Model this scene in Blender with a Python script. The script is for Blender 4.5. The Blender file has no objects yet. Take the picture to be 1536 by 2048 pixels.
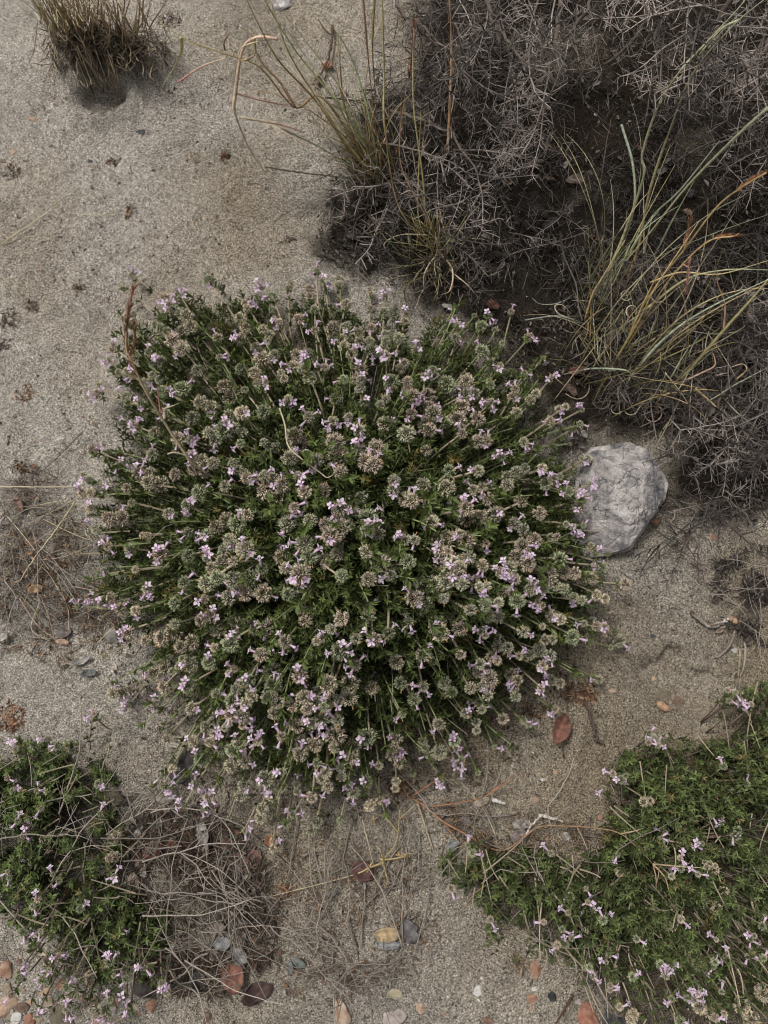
import bpy, math, random
import numpy as np
from mathutils import Vector, Matrix, noise as mnoise

PI = math.pi
rng = np.random.default_rng(7)
random.seed(7)
S = bpy.context.scene

# ------------------------------------------------------------------ camera
TILT = math.radians(12)
CAM = np.array([0.0, 0.0, 1.0])
FPX = 1547.0
cd = bpy.data.cameras.new('camera')
cam = bpy.data.objects.new('camera', cd)
S.collection.objects.link(cam)
cam.location = CAM
cam.rotation_euler = (TILT, 0, 0)
cd.sensor_fit = 'VERTICAL'
cd.sensor_height = 36.0
cd.lens = 36.0 * FPX / 2048.0
cd.clip_start = 0.02
cd.clip_end = 500
S.camera = cam

# ------------------------------------------------------------------ world + sun
SUN_EL, SUN_AZ = 62.0, 312.0           # degrees; azimuth clockwise from +y
w = bpy.data.worlds.new('World')
S.world = w
w.use_nodes = True
nt = w.node_tree
bg = nt.nodes['Background']
sky = nt.nodes.new('ShaderNodeTexSky')
sky.sky_type = 'NISHITA'
sky.sun_disc = False
sky.sun_elevation = math.radians(SUN_EL)
sky.sun_rotation = math.radians(SUN_AZ)
sky.air_density = 1.0
sky.dust_density = 6.0
sky.ozone_density = 0.6
hs = nt.nodes.new('ShaderNodeHueSaturation')
hs.inputs['Saturation'].default_value = 0.12
nt.links.new(sky.outputs[0], hs.inputs['Color'])
nt.links.new(hs.outputs[0], bg.inputs[0])
bg.inputs[1].default_value = 0.068
sd = bpy.data.lights.new('sun', 'SUN')
sd.energy = 1.5
sd.angle = math.radians(11)
sd.color = (1.0, 0.96, 0.90)
so = bpy.data.objects.new('sun', sd)
S.collection.objects.link(so)
el, az = math.radians(SUN_EL), math.radians(SUN_AZ)
tosun = Vector((math.cos(el) * math.sin(az), math.cos(el) * math.cos(az), math.sin(el)))
so.rotation_euler = tosun.to_track_quat('Z', 'Y').to_euler()
so.location = (0, 0, 3)
S.view_settings.view_transform = 'Standard'
S.view_settings.look = 'None'
S.view_settings.exposure = 0.30
S.view_settings.gamma = 1.0
S.cycles.max_bounces = 6
S.cycles.diffuse_bounces = 2
S.cycles.transparent_max_bounces = 4
S.cycles.filter_width = 1.1

# ------------------------------------------------------------------ numeric helpers
def vhash(ix, iy, seed):
    n = (ix.astype(np.int64) * 374761393 + iy.astype(np.int64) * 668265263 + seed * 1442695041) & 0x7fffffff
    n = ((n ^ (n >> 13)) * 1274126177) & 0x7fffffff
    n = n ^ (n >> 16)
    return (n & 0xffff) / 65535.0

def vnoise(x, y, seed=0):
    x = np.asarray(x, float); y = np.asarray(y, float)
    ix = np.floor(x); iy = np.floor(y)
    fx = x - ix; fy = y - iy
    fx = fx * fx * (3 - 2 * fx); fy = fy * fy * (3 - 2 * fy)
    a = vhash(ix, iy, seed); b = vhash(ix + 1, iy, seed)
    c = vhash(ix, iy + 1, seed); d = vhash(ix + 1, iy + 1, seed)
    return (a * (1 - fx) + b * fx) * (1 - fy) + (c * (1 - fx) + d * fx) * fy

def fbm(x, y, oct=4, seed=0):
    s = 0; a = 0.5; t = 0
    for i in range(oct):
        s = s + a * vnoise(x, y, seed + i * 17); t += a
        x = x * 2.03 + 5.1; y = y * 2.03 + 3.7; a *= 0.5
    return s / t

CA, SA = math.cos(TILT), math.sin(TILT)
def ray(px, py):
    a = px - 768.0; b = -(py - 1024.0)
    return a, FPX * SA + b * CA, -FPX * CA + b * SA

def P(px, py, z=0.0):
    dx, dy, dz = ray(px, py)
    t = (z - CAM[2]) / dz
    return np.array([dx * t, dy * t, z])

def proj(x, y, z):
    vx = x - CAM[0]; vy = y - CAM[1]; vz = z - CAM[2]
    f = vy * SA - vz * CA
    u = vy * CA + vz * SA
    return 768 + FPX * vx / f, 1024 - FPX * u / f

HOLE = P(205, 186, 0.0); PIT = P(1342, 1362, 0.0); PIT2 = P(1100, 1500, 0.0)
MOUND = P(690, 1060, 0.0)
def gz(x, y):
    x = np.asarray(x, float); y = np.asarray(y, float)
    h = (fbm(x * 2.2 + 9, y * 2.2, 3, 3) - 0.5) * 0.030 * np.clip(1 - (np.hypot(x, y) - 1.5) / 3, 0, 1)
    core = np.clip(1 - (np.maximum(np.abs(x), np.abs(y - .25)) - .75) / .15, 0, 1)
    h = h + core * (fbm(x * 12 + 9, y * 12, 3, 11) - 0.5) * 0.020
    h = h + core * (fbm(x * 55, y * 55, 3, 29) - 0.5) * 0.0062
    h = h + core * (fbm(x * 240, y * 240, 2, 41) - 0.5) * 0.0022
    d = np.hypot((x - HOLE[0]) / 1.15, y - HOLE[1])
    h = h - 0.030 / (1 + np.exp((d - 0.027) / 0.0026))
    h = h + 0.006 * np.exp(-((d - 0.045) / 0.012) ** 2)
    d = np.hypot((x - PIT[0]) / 1.25, y - PIT[1])
    h = h - 0.011 / (1 + np.exp((d + 0.006 * (vnoise(x * 60, y * 60, 5) - .5) * 5 - 0.030) / 0.0022))
    d = np.hypot((x - PIT2[0]) / 1.3, y - PIT2[1])
    h = h - 0.006 / (1 + np.exp((d - 0.018) / 0.006))
    return h

def G(px, py, h=0.0):
    """point standing h above the sand that the camera sees at photo pixel px, py"""
    z = h
    for _ in range(3):
        p = P(px, py, z)
        z = float(gz(p[0], p[1])) + h
    p[2] = z
    return p

def inpoly(px, py, poly):
    px = np.asarray(px, float); py = np.asarray(py, float)
    r = np.zeros(px.shape, bool)
    n = len(poly)
    for i in range(n):
        x0, y0 = poly[i]; x1, y1 = poly[(i + 1) % n]
        if y0 == y1: continue
        c = ((y0 > py) != (y1 > py)) & (px < (x1 - x0) * (py - y0) / (y1 - y0) + x0)
        r ^= c
    return r

def segdist(px, py, poly):
    d = np.full(np.shape(px), 1e9)
    n = len(poly)
    for i in range(n):
        x0, y0 = poly[i]; x1, y1 = poly[(i + 1) % n]
        ex, ey = x1 - x0, y1 - y0
        t = np.clip(((px - x0) * ex + (py - y0) * ey) / (ex * ex + ey * ey + 1e-9), 0, 1)
        d = np.minimum(d, np.hypot(px - x0 - t * ex, py - y0 - t * ey))
    return d

def sdf(px, py, poly):
    d = segdist(px, py, poly)
    return np.where(inpoly(px, py, poly), d, -d)

def norm(v):
    v = np.asarray(v, float)
    return v / (np.linalg.norm(v, axis=-1, keepdims=True) + 1e-12)

def frames(dirs, up=None):
    """batch of 3x3 with columns x,y,z ; y along dirs"""
    y = norm(dirs)
    if up is None:
        up = np.tile([0, 0, 1.0], (len(y), 1))
    x = np.cross(y, up)
    bad = np.linalg.norm(x, axis=1) < 1e-3
    x[bad] = [1, 0, 0]
    x = norm(x)
    z = np.cross(x, y)
    return np.stack([x, y, z], axis=2)

# ------------------------------------------------------------------ mesh builder
class MB:
    def __init__(s):
        s.V = []; s.C = []; s.F = []; s.n = 0; s.M = []
    def add(s, verts, faces, col, mat=0):
        verts = np.asarray(verts, float)
        k = len(verts)
        col = np.asarray(col, float)
        if col.ndim == 1: col = np.tile(col, (k, 1))
        s.V.append(verts); s.C.append(col[:, :3])
        for f in faces:
            f = np.asarray(f)
            s.F.append(f + s.n); s.M.append(np.full(len(f), mat))
        s.n += k
    def tube(s, path, rad, sides=4, col=(.3, .3, .3), col2=None, flat=1.0, mat=0, cap=True):
        path = np.asarray(path, float); n = len(path)
        rad = np.broadcast_to(np.asarray(rad, float), (n,))
        t = np.gradient(path, axis=0); t = norm(t)
        ref = np.array([0.13, 0.21, 0.97])
        if abs(t[0] @ ref) > 0.95: ref = np.array([0.9, 0.3, 0.1])
        x = norm(np.cross(t, ref)); y = np.cross(t, x)
        a = np.arange(sides) * 2 * PI / sides
        ring = path[:, None, :] + rad[:, None, None] * (np.cos(a)[None, :, None] * x[:, None, :] + flat * np.sin(a)[None, :, None] * y[:, None, :])
        v = ring.reshape(-1, 3)
        i = np.arange(n - 1)[:, None] * sides; j = np.arange(sides)[None, :]; j2 = (j + 1) % sides
        q = np.stack([i + j, i + j2, i + j2 + sides, i + j + sides], axis=2).reshape(-1, 4)
        c = np.asarray(col, float)
        if c.ndim == 1:
            if col2 is None: cc = np.tile(c, (n, 1))
            else:
                tt = np.linspace(0, 1, n)[:, None]
                cc = c * (1 - tt) + np.asarray(col2, float) * tt
        else: cc = c
        faces = [q]
        if cap:
            e = [list(range(sides))[::-1], [(n - 1) * sides + k for k in range(sides)]]
            faces.append(np.array(e))
        s.add(v, faces, np.repeat(cc, sides, axis=0), mat)
    def inst(s, tv, tf, pos, rot, scale, cols, mat=0):
        """N copies of template tv with faces tf; cols Nx3, or NxKx3"""
        N = len(pos); K = len(tv)
        scale = np.asarray(scale, float)
        if scale.ndim == 1: scale = scale[:, None]
        v = tv[None] * scale[:, None, :]
        v = np.einsum('nij,nkj->nki', rot, v) + pos[:, None, :]
        cols = np.asarray(cols, float)
        if cols.ndim == 2: cols = np.repeat(cols[:, None, :], K, axis=1)
        off = (np.arange(N) * K)[:, None, None]
        faces = [(np.asarray(f)[None] + off).reshape(-1, np.asarray(f).shape[1]) for f in tf]
        s.add(v.reshape(-1, 3), faces, cols.reshape(-1, 3), mat)
    def mesh(s, name, mats, smooth=False):
        me = bpy.data.meshes.new(name)
        V = np.concatenate(s.V) if s.V else np.zeros((0, 3))
        C = np.concatenate(s.C)
        me.vertices.add(len(V)); me.vertices.foreach_set('co', V.ravel())
        tot = sum(f.size for f in s.F); np_ = sum(len(f) for f in s.F)
        me.loops.add(tot); me.loops.foreach_set('vertex_index', np.concatenate([f.ravel() for f in s.F]))
        sizes = np.concatenate([np.full(len(f), f.shape[1]) for f in s.F])
        st = np.concatenate([[0], np.cumsum(sizes)[:-1]])
        me.polygons.add(np_); me.polygons.foreach_set('loop_start', st.astype(np.int32))
        if not isinstance(mats, (list, tuple)): mats = [mats]
        for m in mats: me.materials.append(m)
        me.polygons.foreach_set('material_index', np.concatenate(s.M).astype(np.int32))
        me.polygons.foreach_set('use_smooth', np.full(np_, smooth))
        at = me.attributes.new('col', 'FLOAT_COLOR', 'POINT')
        at.data.foreach_set('color', np.concatenate([C, np.ones((len(C), 1))], axis=1).ravel())
        me.update(calc_edges=True)
        return me

def link(name, data, parent=None, loc=None):
    o = bpy.data.objects.new(name, data)
    S.collection.objects.link(o)
    if parent is not None: o.parent = parent
    if loc is not None: o.location = loc
    return o

def tag(o, label, cat, group=None, kind=None):
    if label: o['label'] = label
    if cat: o['category'] = cat
    if group: o['group'] = group
    if kind: o['kind'] = kind
    return o

def M4(loc, rot3, sc=1.0):
    m = Matrix([[*(rot3[i] * sc), loc[i]] for i in range(3)] + [[0, 0, 0, 1]])
    return m

# ------------------------------------------------------------------ materials
def newmat(name):
    m = bpy.data.materials.new(name); m.use_nodes = True
    return m, m.node_tree, m.node_tree.nodes['Principled BSDF']

def plant_mat(name, rough=0.7, transl=0.0, var=0.25, nscale=900.0, objvar=0.25, nvar=0.35):
    m, t, b = newmat(name)
    N, L = t.nodes, t.links
    at = N.new('ShaderNodeAttribute'); at.attribute_name = 'col'
    tc = N.new('ShaderNodeTexCoord')
    no = N.new('ShaderNodeTexNoise'); no.inputs['Scale'].default_value = nscale; no.inputs['Detail'].default_value = 3
    L.new(tc.outputs['Object'], no.inputs['Vector'])
    mr = N.new('ShaderNodeMapRange'); mr.inputs['From Min'].default_value = .3; mr.inputs['From Max'].default_value = .7
    mr.inputs['To Min'].default_value = 1 - nvar; mr.inputs['To Max'].default_value = 1 + nvar
    L.new(no.outputs['Fac'], mr.inputs['Value'])
    oi = N.new('ShaderNodeObjectInfo')
    mr2 = N.new('ShaderNodeMapRange'); mr2.inputs['To Min'].default_value = 1 - objvar; mr2.inputs['To Max'].default_value = 1 + objvar
    L.new(oi.outputs['Random'], mr2.inputs['Value'])
    mu = N.new('ShaderNodeMath'); mu.operation = 'MULTIPLY'
    L.new(mr.outputs[0], mu.inputs[0]); L.new(mr2.outputs[0], mu.inputs[1])
    h = N.new('ShaderNodeHueSaturation')
    L.new(at.outputs['Color'], h.inputs['Color']); L.new(mu.outputs[0], h.inputs['Value'])
    L.new(h.outputs[0], b.inputs['Base Color'])
    b.inputs['Roughness'].default_value = rough
    b.inputs['Specular IOR Level'].default_value = 0.3
    bp = N.new('ShaderNodeBump'); bp.inputs['Strength'].default_value = 0.3; bp.inputs['Distance'].default_value = 0.0006
    L.new(no.outputs['Fac'], bp.inputs['Height']); L.new(bp.outputs[0], b.inputs['Normal'])
    if transl > 0:
        tr = N.new('ShaderNodeBsdfTranslucent'); mx = N.new('ShaderNodeMixShader'); mx.inputs[0].default_value = transl
        L.new(h.outputs[0], tr.inputs['Color'])
        L.new(b.outputs[0], mx.inputs[1]); L.new(tr.outputs[0], mx.inputs[2])
        L.new(mx.outputs[0], N['Material Output'].inputs['Surface'])
    return m

M_leaf = plant_mat('leaf_green', 0.5, 0.22, nscale=400)
M_wood = plant_mat('dry_wood', 0.85, 0, nscale=700, nvar=.4, objvar=.4)
M_straw = plant_mat('grass_blade', 0.6, 0.15, nscale=250, objvar=.2)
M_calyx = plant_mat('calyx_hairy', 0.8, 0.1, nscale=600, objvar=.22)
M_petal = plant_mat('lilac_petal', 0.6, 0.3, nscale=500, objvar=.12, nvar=.15)
M_dead = plant_mat('dead_leaf', 0.75, 0.08, nscale=160, objvar=.1, nvar=.4)

def rock_mat(name, c1, c2, c3, scale=40.0, crack=0.0, bump=0.6):
    m, t, b = newmat(name)
    N, L = t.nodes, t.links
    tc = N.new('ShaderNodeTexCoord')
    no = N.new('ShaderNodeTexNoise'); no.inputs['Scale'].default_value = scale; no.inputs['Detail'].default_value = 8; no.inputs['Roughness'].default_value = .65
    L.new(tc.outputs['Object'], no.inputs['Vector'])
    cr = N.new('ShaderNodeValToRGB'); e = cr.color_ramp.elements
    e[0].position = .36; e[0].color = (*c1, 1); e[1].position = .64; e[1].color = (*c3, 1)
    x = e.new(.5); x.color = (*c2, 1)
    L.new(no.outputs['Fac'], cr.inputs[0])
    n2 = N.new('ShaderNodeTexNoise'); n2.inputs['Scale'].default_value = scale * 18; n2.inputs['Detail'].default_value = 4
    L.new(tc.outputs['Object'], n2.inputs['Vector'])
    mr = N.new('ShaderNodeMapRange'); mr.inputs['From Min'].default_value = .3; mr.inputs['From Max'].default_value = .7
    mr.inputs['To Min'].default_value = .65; mr.inputs['To Max'].default_value = 1.3
    L.new(n2.outputs['Fac'], mr.inputs['Value'])
    h = N.new('ShaderNodeHueSaturation'); L.new(cr.outputs[0], h.inputs['Color']); L.new(mr.outputs[0], h.inputs['Value'])
    out = h.outputs[0]
    ad = N.new('ShaderNodeMath'); ad.operation = 'ADD'
    L.new(n2.outputs['Fac'], ad.inputs[0]); L.new(no.outputs['Fac'], ad.inputs[1])
    bh = ad.outputs[0]
    if crack > 0:
        nd = N.new('ShaderNodeTexNoise'); nd.inputs['Scale'].default_value = 55; nd.inputs['Detail'].default_value = 3
        L.new(tc.outputs['Object'], nd.inputs['Vector'])
        mv = N.new('ShaderNodeVectorMath'); mv.operation = 'MULTIPLY_ADD'
        mv.inputs[1].default_value = (.002, .002, .002)
        L.new(nd.outputs['Color'], mv.inputs[0]); L.new(tc.outputs['Object'], mv.inputs[2])
        vo = N.new('ShaderNodeTexVoronoi'); vo.feature = 'DISTANCE_TO_EDGE'; vo.inputs['Scale'].default_value = 75
        L.new(mv.outputs[0], vo.inputs['Vector'])
        m3 = N.new('ShaderNodeMapRange'); m3.inputs['From Min'].default_value = .0; m3.inputs['From Max'].default_value = .03
        L.new(vo.outputs['Distance'], m3.inputs['Value'])
        # cracks fade in and out over the surface
        n4 = N.new('ShaderNodeTexNoise'); n4.inputs['Scale'].default_value = 35
        L.new(tc.outputs['Object'], n4.inputs['Vector'])
        m5 = N.new('ShaderNodeMapRange'); m5.inputs['From Min'].default_value = .45; m5.inputs['From Max'].default_value = .51
        L.new(n4.outputs['Fac'], m5.inputs['Value'])
        mxx = N.new('ShaderNodeMath'); mxx.operation = 'MAXIMUM'
        L.new(m3.outputs[0], mxx.inputs[0]); L.new(m5.outputs[0], mxx.inputs[1])
        mm = N.new('ShaderNodeMix'); mm.data_type = 'RGBA'
        mm.inputs['A'].default_value = (.13, .12, .11, 1)
        L.new(mxx.outputs[0], mm.inputs['Factor']); L.new(out, mm.inputs['B'])
        out = mm.outputs['Result']
        a2 = N.new('ShaderNodeMath'); a2.operation = 'MULTIPLY_ADD'; a2.inputs[1].default_value = 1.5
        L.new(mxx.outputs[0], a2.inputs[0]); L.new(bh, a2.inputs[2]); bh = a2.outputs[0]
    L.new(out, b.inputs['Base Color'])
    b.inputs['Roughness'].default_value = .85
    bp = N.new('ShaderNodeBump'); bp.inputs['Strength'].default_value = bump; bp.inputs['Distance'].default_value = .0015
    L.new(bh, bp.inputs['Height']); L.new(bp.outputs[0], b.inputs['Normal'])
    return m

def sand_mat():
    m, t, b = newmat('sand')
    N, L = t.nodes, t.links
    tc = N.new('ShaderNodeTexCoord'); ob = tc.outputs['Object']
    # individual grains
    vo = N.new('ShaderNodeTexVoronoi'); vo.inputs['Scale'].default_value = 1050; L.new(ob, vo.inputs['Vector'])
    sp = N.new('ShaderNodeSeparateColor'); L.new(vo.outputs['Color'], sp.inputs[0])
    gr = N.new('ShaderNodeValToRGB'); e = gr.color_ramp.elements
    e[0].position = 0; e[0].color = (.03, .026, .022, 1)
    e[1].position = 1; e[1].color = (.74, .69, .61, 1)
    for p_, c in ((.13, (.085, .073, .06)), (.30, (.225, .20, .168)), (.6, (.325, .295, .25)), (.86, (.43, .395, .34))):
        x = e.new(p_); x.color = (*c, 1)
    L.new(sp.outputs[0], gr.inputs[0])
    # coarser grains
    v2 = N.new('ShaderNodeTexVoronoi'); v2.inputs['Scale'].default_value = 300; L.new(ob, v2.inputs['Vector'])
    s2 = N.new('ShaderNodeSeparateColor'); L.new(v2.outputs['Color'], s2.inputs[0])
    m2 = N.new('ShaderNodeMapRange'); m2.inputs['To Min'].default_value = .88; m2.inputs['To Max'].default_value = 1.08
    L.new(s2.outputs[1], m2.inputs['Value'])
    # patches
    n1 = N.new('ShaderNodeTexNoise'); n1.inputs['Scale'].default_value = 7; n1.inputs['Detail'].default_value = 6; n1.inputs['Roughness'].default_value = .6
    L.new(ob, n1.inputs['Vector'])
    m1 = N.new('ShaderNodeMapRange'); m1.inputs['From Min'].default_value = .35; m1.inputs['From Max'].default_value = .65
    m1.inputs['To Min'].default_value = .84; m1.inputs['To Max'].default_value = 1.12
    L.new(n1.outputs['Fac'], m1.inputs['Value'])
    n5 = N.new('ShaderNodeTexNoise'); n5.inputs['Scale'].default_value = 90; n5.inputs['Detail'].default_value = 5; n5.inputs['Roughness'].default_value = .7
    L.new(ob, n5.inputs['Vector'])
    m5 = N.new('ShaderNodeMapRange'); m5.inputs['From Min'].default_value = .35; m5.inputs['From Max'].default_value = .65
    m5.inputs['To Min'].default_value = .84; m5.inputs['To Max'].default_value = 1.12
    L.new(n5.outputs['Fac'], m5.inputs['Value'])
    a = N.new('ShaderNodeMath'); a.operation = 'MULTIPLY'; L.new(m2.outputs[0], a.inputs[0]); L.new(m1.outputs[0], a.inputs[1])
    a2 = N.new('ShaderNodeMath'); a2.operation = 'MULTIPLY'; L.new(a.outputs[0], a2.inputs[0]); L.new(m5.outputs[0], a2.inputs[1])
    h = N.new('ShaderNodeHueSaturation'); L.new(gr.outputs[0], h.inputs['Color']); L.new(a2.outputs[0], h.inputs['Value'])
    # humus / organic soil with painted shade, and warm tint, from the vertex masks
    at = N.new('ShaderNodeAttribute'); at.attribute_name = 'col'
    sc = N.new('ShaderNodeSeparateColor'); L.new(at.outputs['Color'], sc.inputs[0])
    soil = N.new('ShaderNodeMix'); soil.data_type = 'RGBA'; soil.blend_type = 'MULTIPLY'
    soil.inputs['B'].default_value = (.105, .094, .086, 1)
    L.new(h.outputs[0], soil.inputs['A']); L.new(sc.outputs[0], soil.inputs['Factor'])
    warm = N.new('ShaderNodeMix'); warm.data_type = 'RGBA'; warm.blend_type = 'MULTIPLY'
    warm.inputs['B'].default_value = (.76, .69, .58, 1)
    L.new(soil.outputs['Result'], warm.inputs['A']); L.new(sc.outputs[1], warm.inputs['Factor'])
    pale = N.new('ShaderNodeMix'); pale.data_type = 'RGBA'; pale.blend_type = 'MULTIPLY'
    pale.inputs['B'].default_value = (1.3, 1.3, 1.32, 1)
    L.new(warm.outputs['Result'], pale.inputs['A']); L.new(sc.outputs[2], pale.inputs['Factor'])
    L.new(pale.outputs['Result'], b.inputs['Base Color'])
    b.inputs['Roughness'].default_value = .95; b.inputs['Specular IOR Level'].default_value = .15
    ad = N.new('ShaderNodeMath'); ad.operation = 'MULTIPLY_ADD'; ad.inputs[1].default_value = 3.0
    L.new(n5.outputs['Fac'], ad.inputs[0]); L.new(sp.outputs[1], ad.inputs[2])
    bp = N.new('ShaderNodeBump'); bp.inputs['Strength'].default_value = .7; bp.inputs['Distance'].default_value = .0010
    L.new(ad.outputs[0], bp.inputs['Height']); L.new(bp.outputs[0], b.inputs['Normal'])
    return m

# ------------------------------------------------------------------ regions (photo pixels)
BUSH = [(205, 700), (232, 640), (262, 575), (330, 550), (480, 548), (620, 550), (720, 580), (850, 605), (960, 595), (1030, 655), (1080, 705), (1118, 775), (1148, 860), (1180, 930), (1205, 1010), (1225, 1085), (1240, 1170), (1238, 1260), (1215, 1350), (1125, 1405), (1060, 1470), (990, 1540), (900, 1560), (800, 1600), (730, 1650), (640, 1660), (540, 1690), (450, 1660), (370, 1620), (310, 1560), (305, 1500), (262, 1420), (195, 1330), (165, 1250), (155, 1130), (160, 1000), (165, 920), (195, 800)]
SOIL_SHADE = [(820, 0), (860, 120), (790, 170), (690, 270), (680, 330), (640, 430), (625, 520), (700, 550), (760, 575), (800, 625), (960, 690), (1050, 820), (1130, 900), (1330, 885), (1350, 1010), (1440, 1040), (1536, 1060), (1640, 1000), (1640, -200), (830, -200)]  # dark humus under the shrubs, with their shade painted into it
SANDY = [[(1340, 170), (1430, 160), (1450, 300), (1420, 400), (1360, 380), (1340, 280)], [(1130, 330), (1240, 370), (1230, 440), (1130, 430)], [(1060, 60), (1230, 60), (1210, 180), (1080, 200)], [(780, 230), (850, 180), (900, 230), (850, 290)]]
PATCH_L = [(-60, 1490), (40, 1505), (130, 1500), (200, 1545), (235, 1610), (245, 1700), (262, 1770), (335, 1830), (335, 1900), (310, 1960), (200, 1990), (90, 1900), (30, 1850), (-60, 1800)]
PATCH_R = [(1235, 1600), (1230, 1530), (1330, 1490), (1430, 1460), (1500, 1390), (1600, 1350), (1600, 2090), (1270, 2090), (1180, 2010), (1120, 1930), (1020, 1890), (965, 1850), (880, 1740), (900, 1690), (1000, 1700), (1100, 1715), (1180, 1690), (1220, 1640)]

# ------------------------------------------------------------------ ground
def build_ground():
    def axis(lo, hi, step, far):
        core = np.arange(lo, hi + 1e-6, step)
        k = 1.28 ** np.arange(1, 26)
        out = np.cumsum(step * k); out = out[out < far]
        out = np.append(out, far)
        return np.concatenate([lo - out[::-1], core, hi + out])
    xs = axis(-.56, .56, .0021, 60); ys = axis(-.50, 1.02, .0021, 60)
    X, Y = np.meshgrid(xs, ys)
    Z = gz(X, Y)
    px, py = proj(X, Y, np.zeros_like(X))
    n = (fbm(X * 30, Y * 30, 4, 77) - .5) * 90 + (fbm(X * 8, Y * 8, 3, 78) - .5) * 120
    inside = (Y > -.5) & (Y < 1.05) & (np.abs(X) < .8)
    soil = np.clip((sdf(px, py, SOIL_SHADE) + n) / 60 + .2, 0, 1)  # this mask holds humus plus the shrubs' shade as colour
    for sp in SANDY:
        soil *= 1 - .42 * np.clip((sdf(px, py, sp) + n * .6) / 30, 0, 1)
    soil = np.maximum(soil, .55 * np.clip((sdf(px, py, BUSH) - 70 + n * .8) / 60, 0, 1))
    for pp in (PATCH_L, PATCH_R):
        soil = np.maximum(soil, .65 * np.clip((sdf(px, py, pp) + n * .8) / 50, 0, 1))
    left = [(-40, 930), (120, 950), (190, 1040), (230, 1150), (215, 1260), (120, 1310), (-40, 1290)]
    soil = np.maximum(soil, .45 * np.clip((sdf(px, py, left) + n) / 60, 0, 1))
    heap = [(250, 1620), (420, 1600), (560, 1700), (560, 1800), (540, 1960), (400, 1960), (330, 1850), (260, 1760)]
    soil = np.maximum(soil, .8 * np.clip((sdf(px, py, heap) + n) / 60, 0, 1))  # litter soil, deepened to paint the shadows between the heaped twigs
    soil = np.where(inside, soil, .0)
    wI = np.clip((1.7 - np.hypot(X, Y - .25)) / .9, 0, 1) * (Y < 1.2)
    warm = np.clip(.5 + (fbm(X * 5, Y * 5, 3, 99) - .5) * 2.2 * np.clip(1.6 - np.hypot(X, Y - .25), 0, 1) + wI * np.clip((px - 900) / 1500, -1, 1), 0, 1)
    pale = .3 + wI * (np.clip(.7 - (px + py * .6 - 500) / 1000, 0, 1) - .3)
    # thin out folds outside the frame
    v = np.stack([X, Y, Z], 2).reshape(-1, 3)
    ny, nx = X.shape
    i = (np.arange(ny - 1)[:, None] * nx + np.arange(nx - 1)[None, :]).ravel()
    q = np.stack([i, i + 1, i + 1 + nx, i + nx], 1)
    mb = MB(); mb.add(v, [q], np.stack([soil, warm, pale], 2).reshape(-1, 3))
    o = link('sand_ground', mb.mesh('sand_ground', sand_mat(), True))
    tag(o, 'pale sandy ground with dark soil and painted shade below the shrubs', 'ground', kind='structure')
build_ground()

# ------------------------------------------------------------------ plant templates
def leaf_template(fold=.25, droop=.15):
    v = np.array([[0, 0, 0], [0, .38, 0], [0, .75, 0], [0, 1, 0], [-.5, .36, 0], [.5, .36, 0], [-.38, .72, 0], [.38, .72, 0]], float)
    v[:, 2] = np.abs(v[:, 0]) * fold * 2 - droop * v[:, 1] ** 2
    tris = np.array([[0, 1, 4], [0, 5, 1], [2, 3, 6], [2, 7, 3]])
    quads = np.array([[1, 2, 6, 4], [1, 5, 7, 2]])
    return v, [tris, quads]
LV, LF = leaf_template()

def rand_unit(n):
    return norm(rng.normal(size=(n, 3)))

def bez(a, b, c, n):
    t = np.linspace(0, 1, n)[:, None]
    return (1 - t) ** 2 * a + 2 * t * (1 - t) * b + t * t * c

def whorl_leaves(mb, pos, axis, size, col, per=5, spread=55, jitter=12):
    """leaf whorls: for each pos/axis add per leaves around the axis"""
    n = len(pos)
    F = frames(axis, rand_unit(n))                     # y = axis
    for k in range(per):
        ang = 2 * PI * k / per + rng.normal(0, .35, n) + rng.random() * 6
        sp = np.radians(spread + rng.normal(0, jitter, n))
        d = (F[:, :, 0] * np.cos(ang)[:, None] + F[:, :, 2] * np.sin(ang)[:, None]) * np.sin(sp)[:, None] + F[:, :, 1] * np.cos(sp)[:, None]
        R = frames(d, axis + rng.normal(0, .15, (n, 3)))
        s = size * rng.uniform(.65, 1.15, n)
        c = col * rng.uniform(.7, 1.3, (n, 1)) * np.array([1, 1, 1])
        mb.inst(LV, LF, pos, R, np.stack([s * .36, s, s * .36], 1), c)

# calyx cup: pentagonal flaring tube with five teeth and a dark throat
def calyx_template():
    v = []; sides = 5
    for i in range(sides):
        a = 2 * PI * i / sides; v.append([math.cos(a) * .30, 0, math.sin(a) * .30])
    for i in range(sides):
        a = 2 * PI * i / sides; v.append([math.cos(a) * .62, .78, math.sin(a) * .62])
    for i in range(sides):
        a = 2 * PI * (i + .5) / sides; v.append([math.cos(a) * .98, 1.22, math.sin(a) * .98])
    for i in range(sides):
        a = 2 * PI * i / sides; v.append([math.cos(a) * .42, .60, math.sin(a) * .42])
    q = []; t = []
    for i in range(sides):
        j = (i + 1) % sides
        q.append([i, j, 5 + j, 5 + i]); t.append([5 + i, 5 + j, 10 + i])
        q.append([5 + i, 5 + j, 15 + j, 15 + i])
    t += [[15, 16, 17], [15, 17, 18], [15, 18, 19]]
    return np.array(v), [np.array(q), np.array(t)]
CV, CF = calyx_template()

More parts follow.
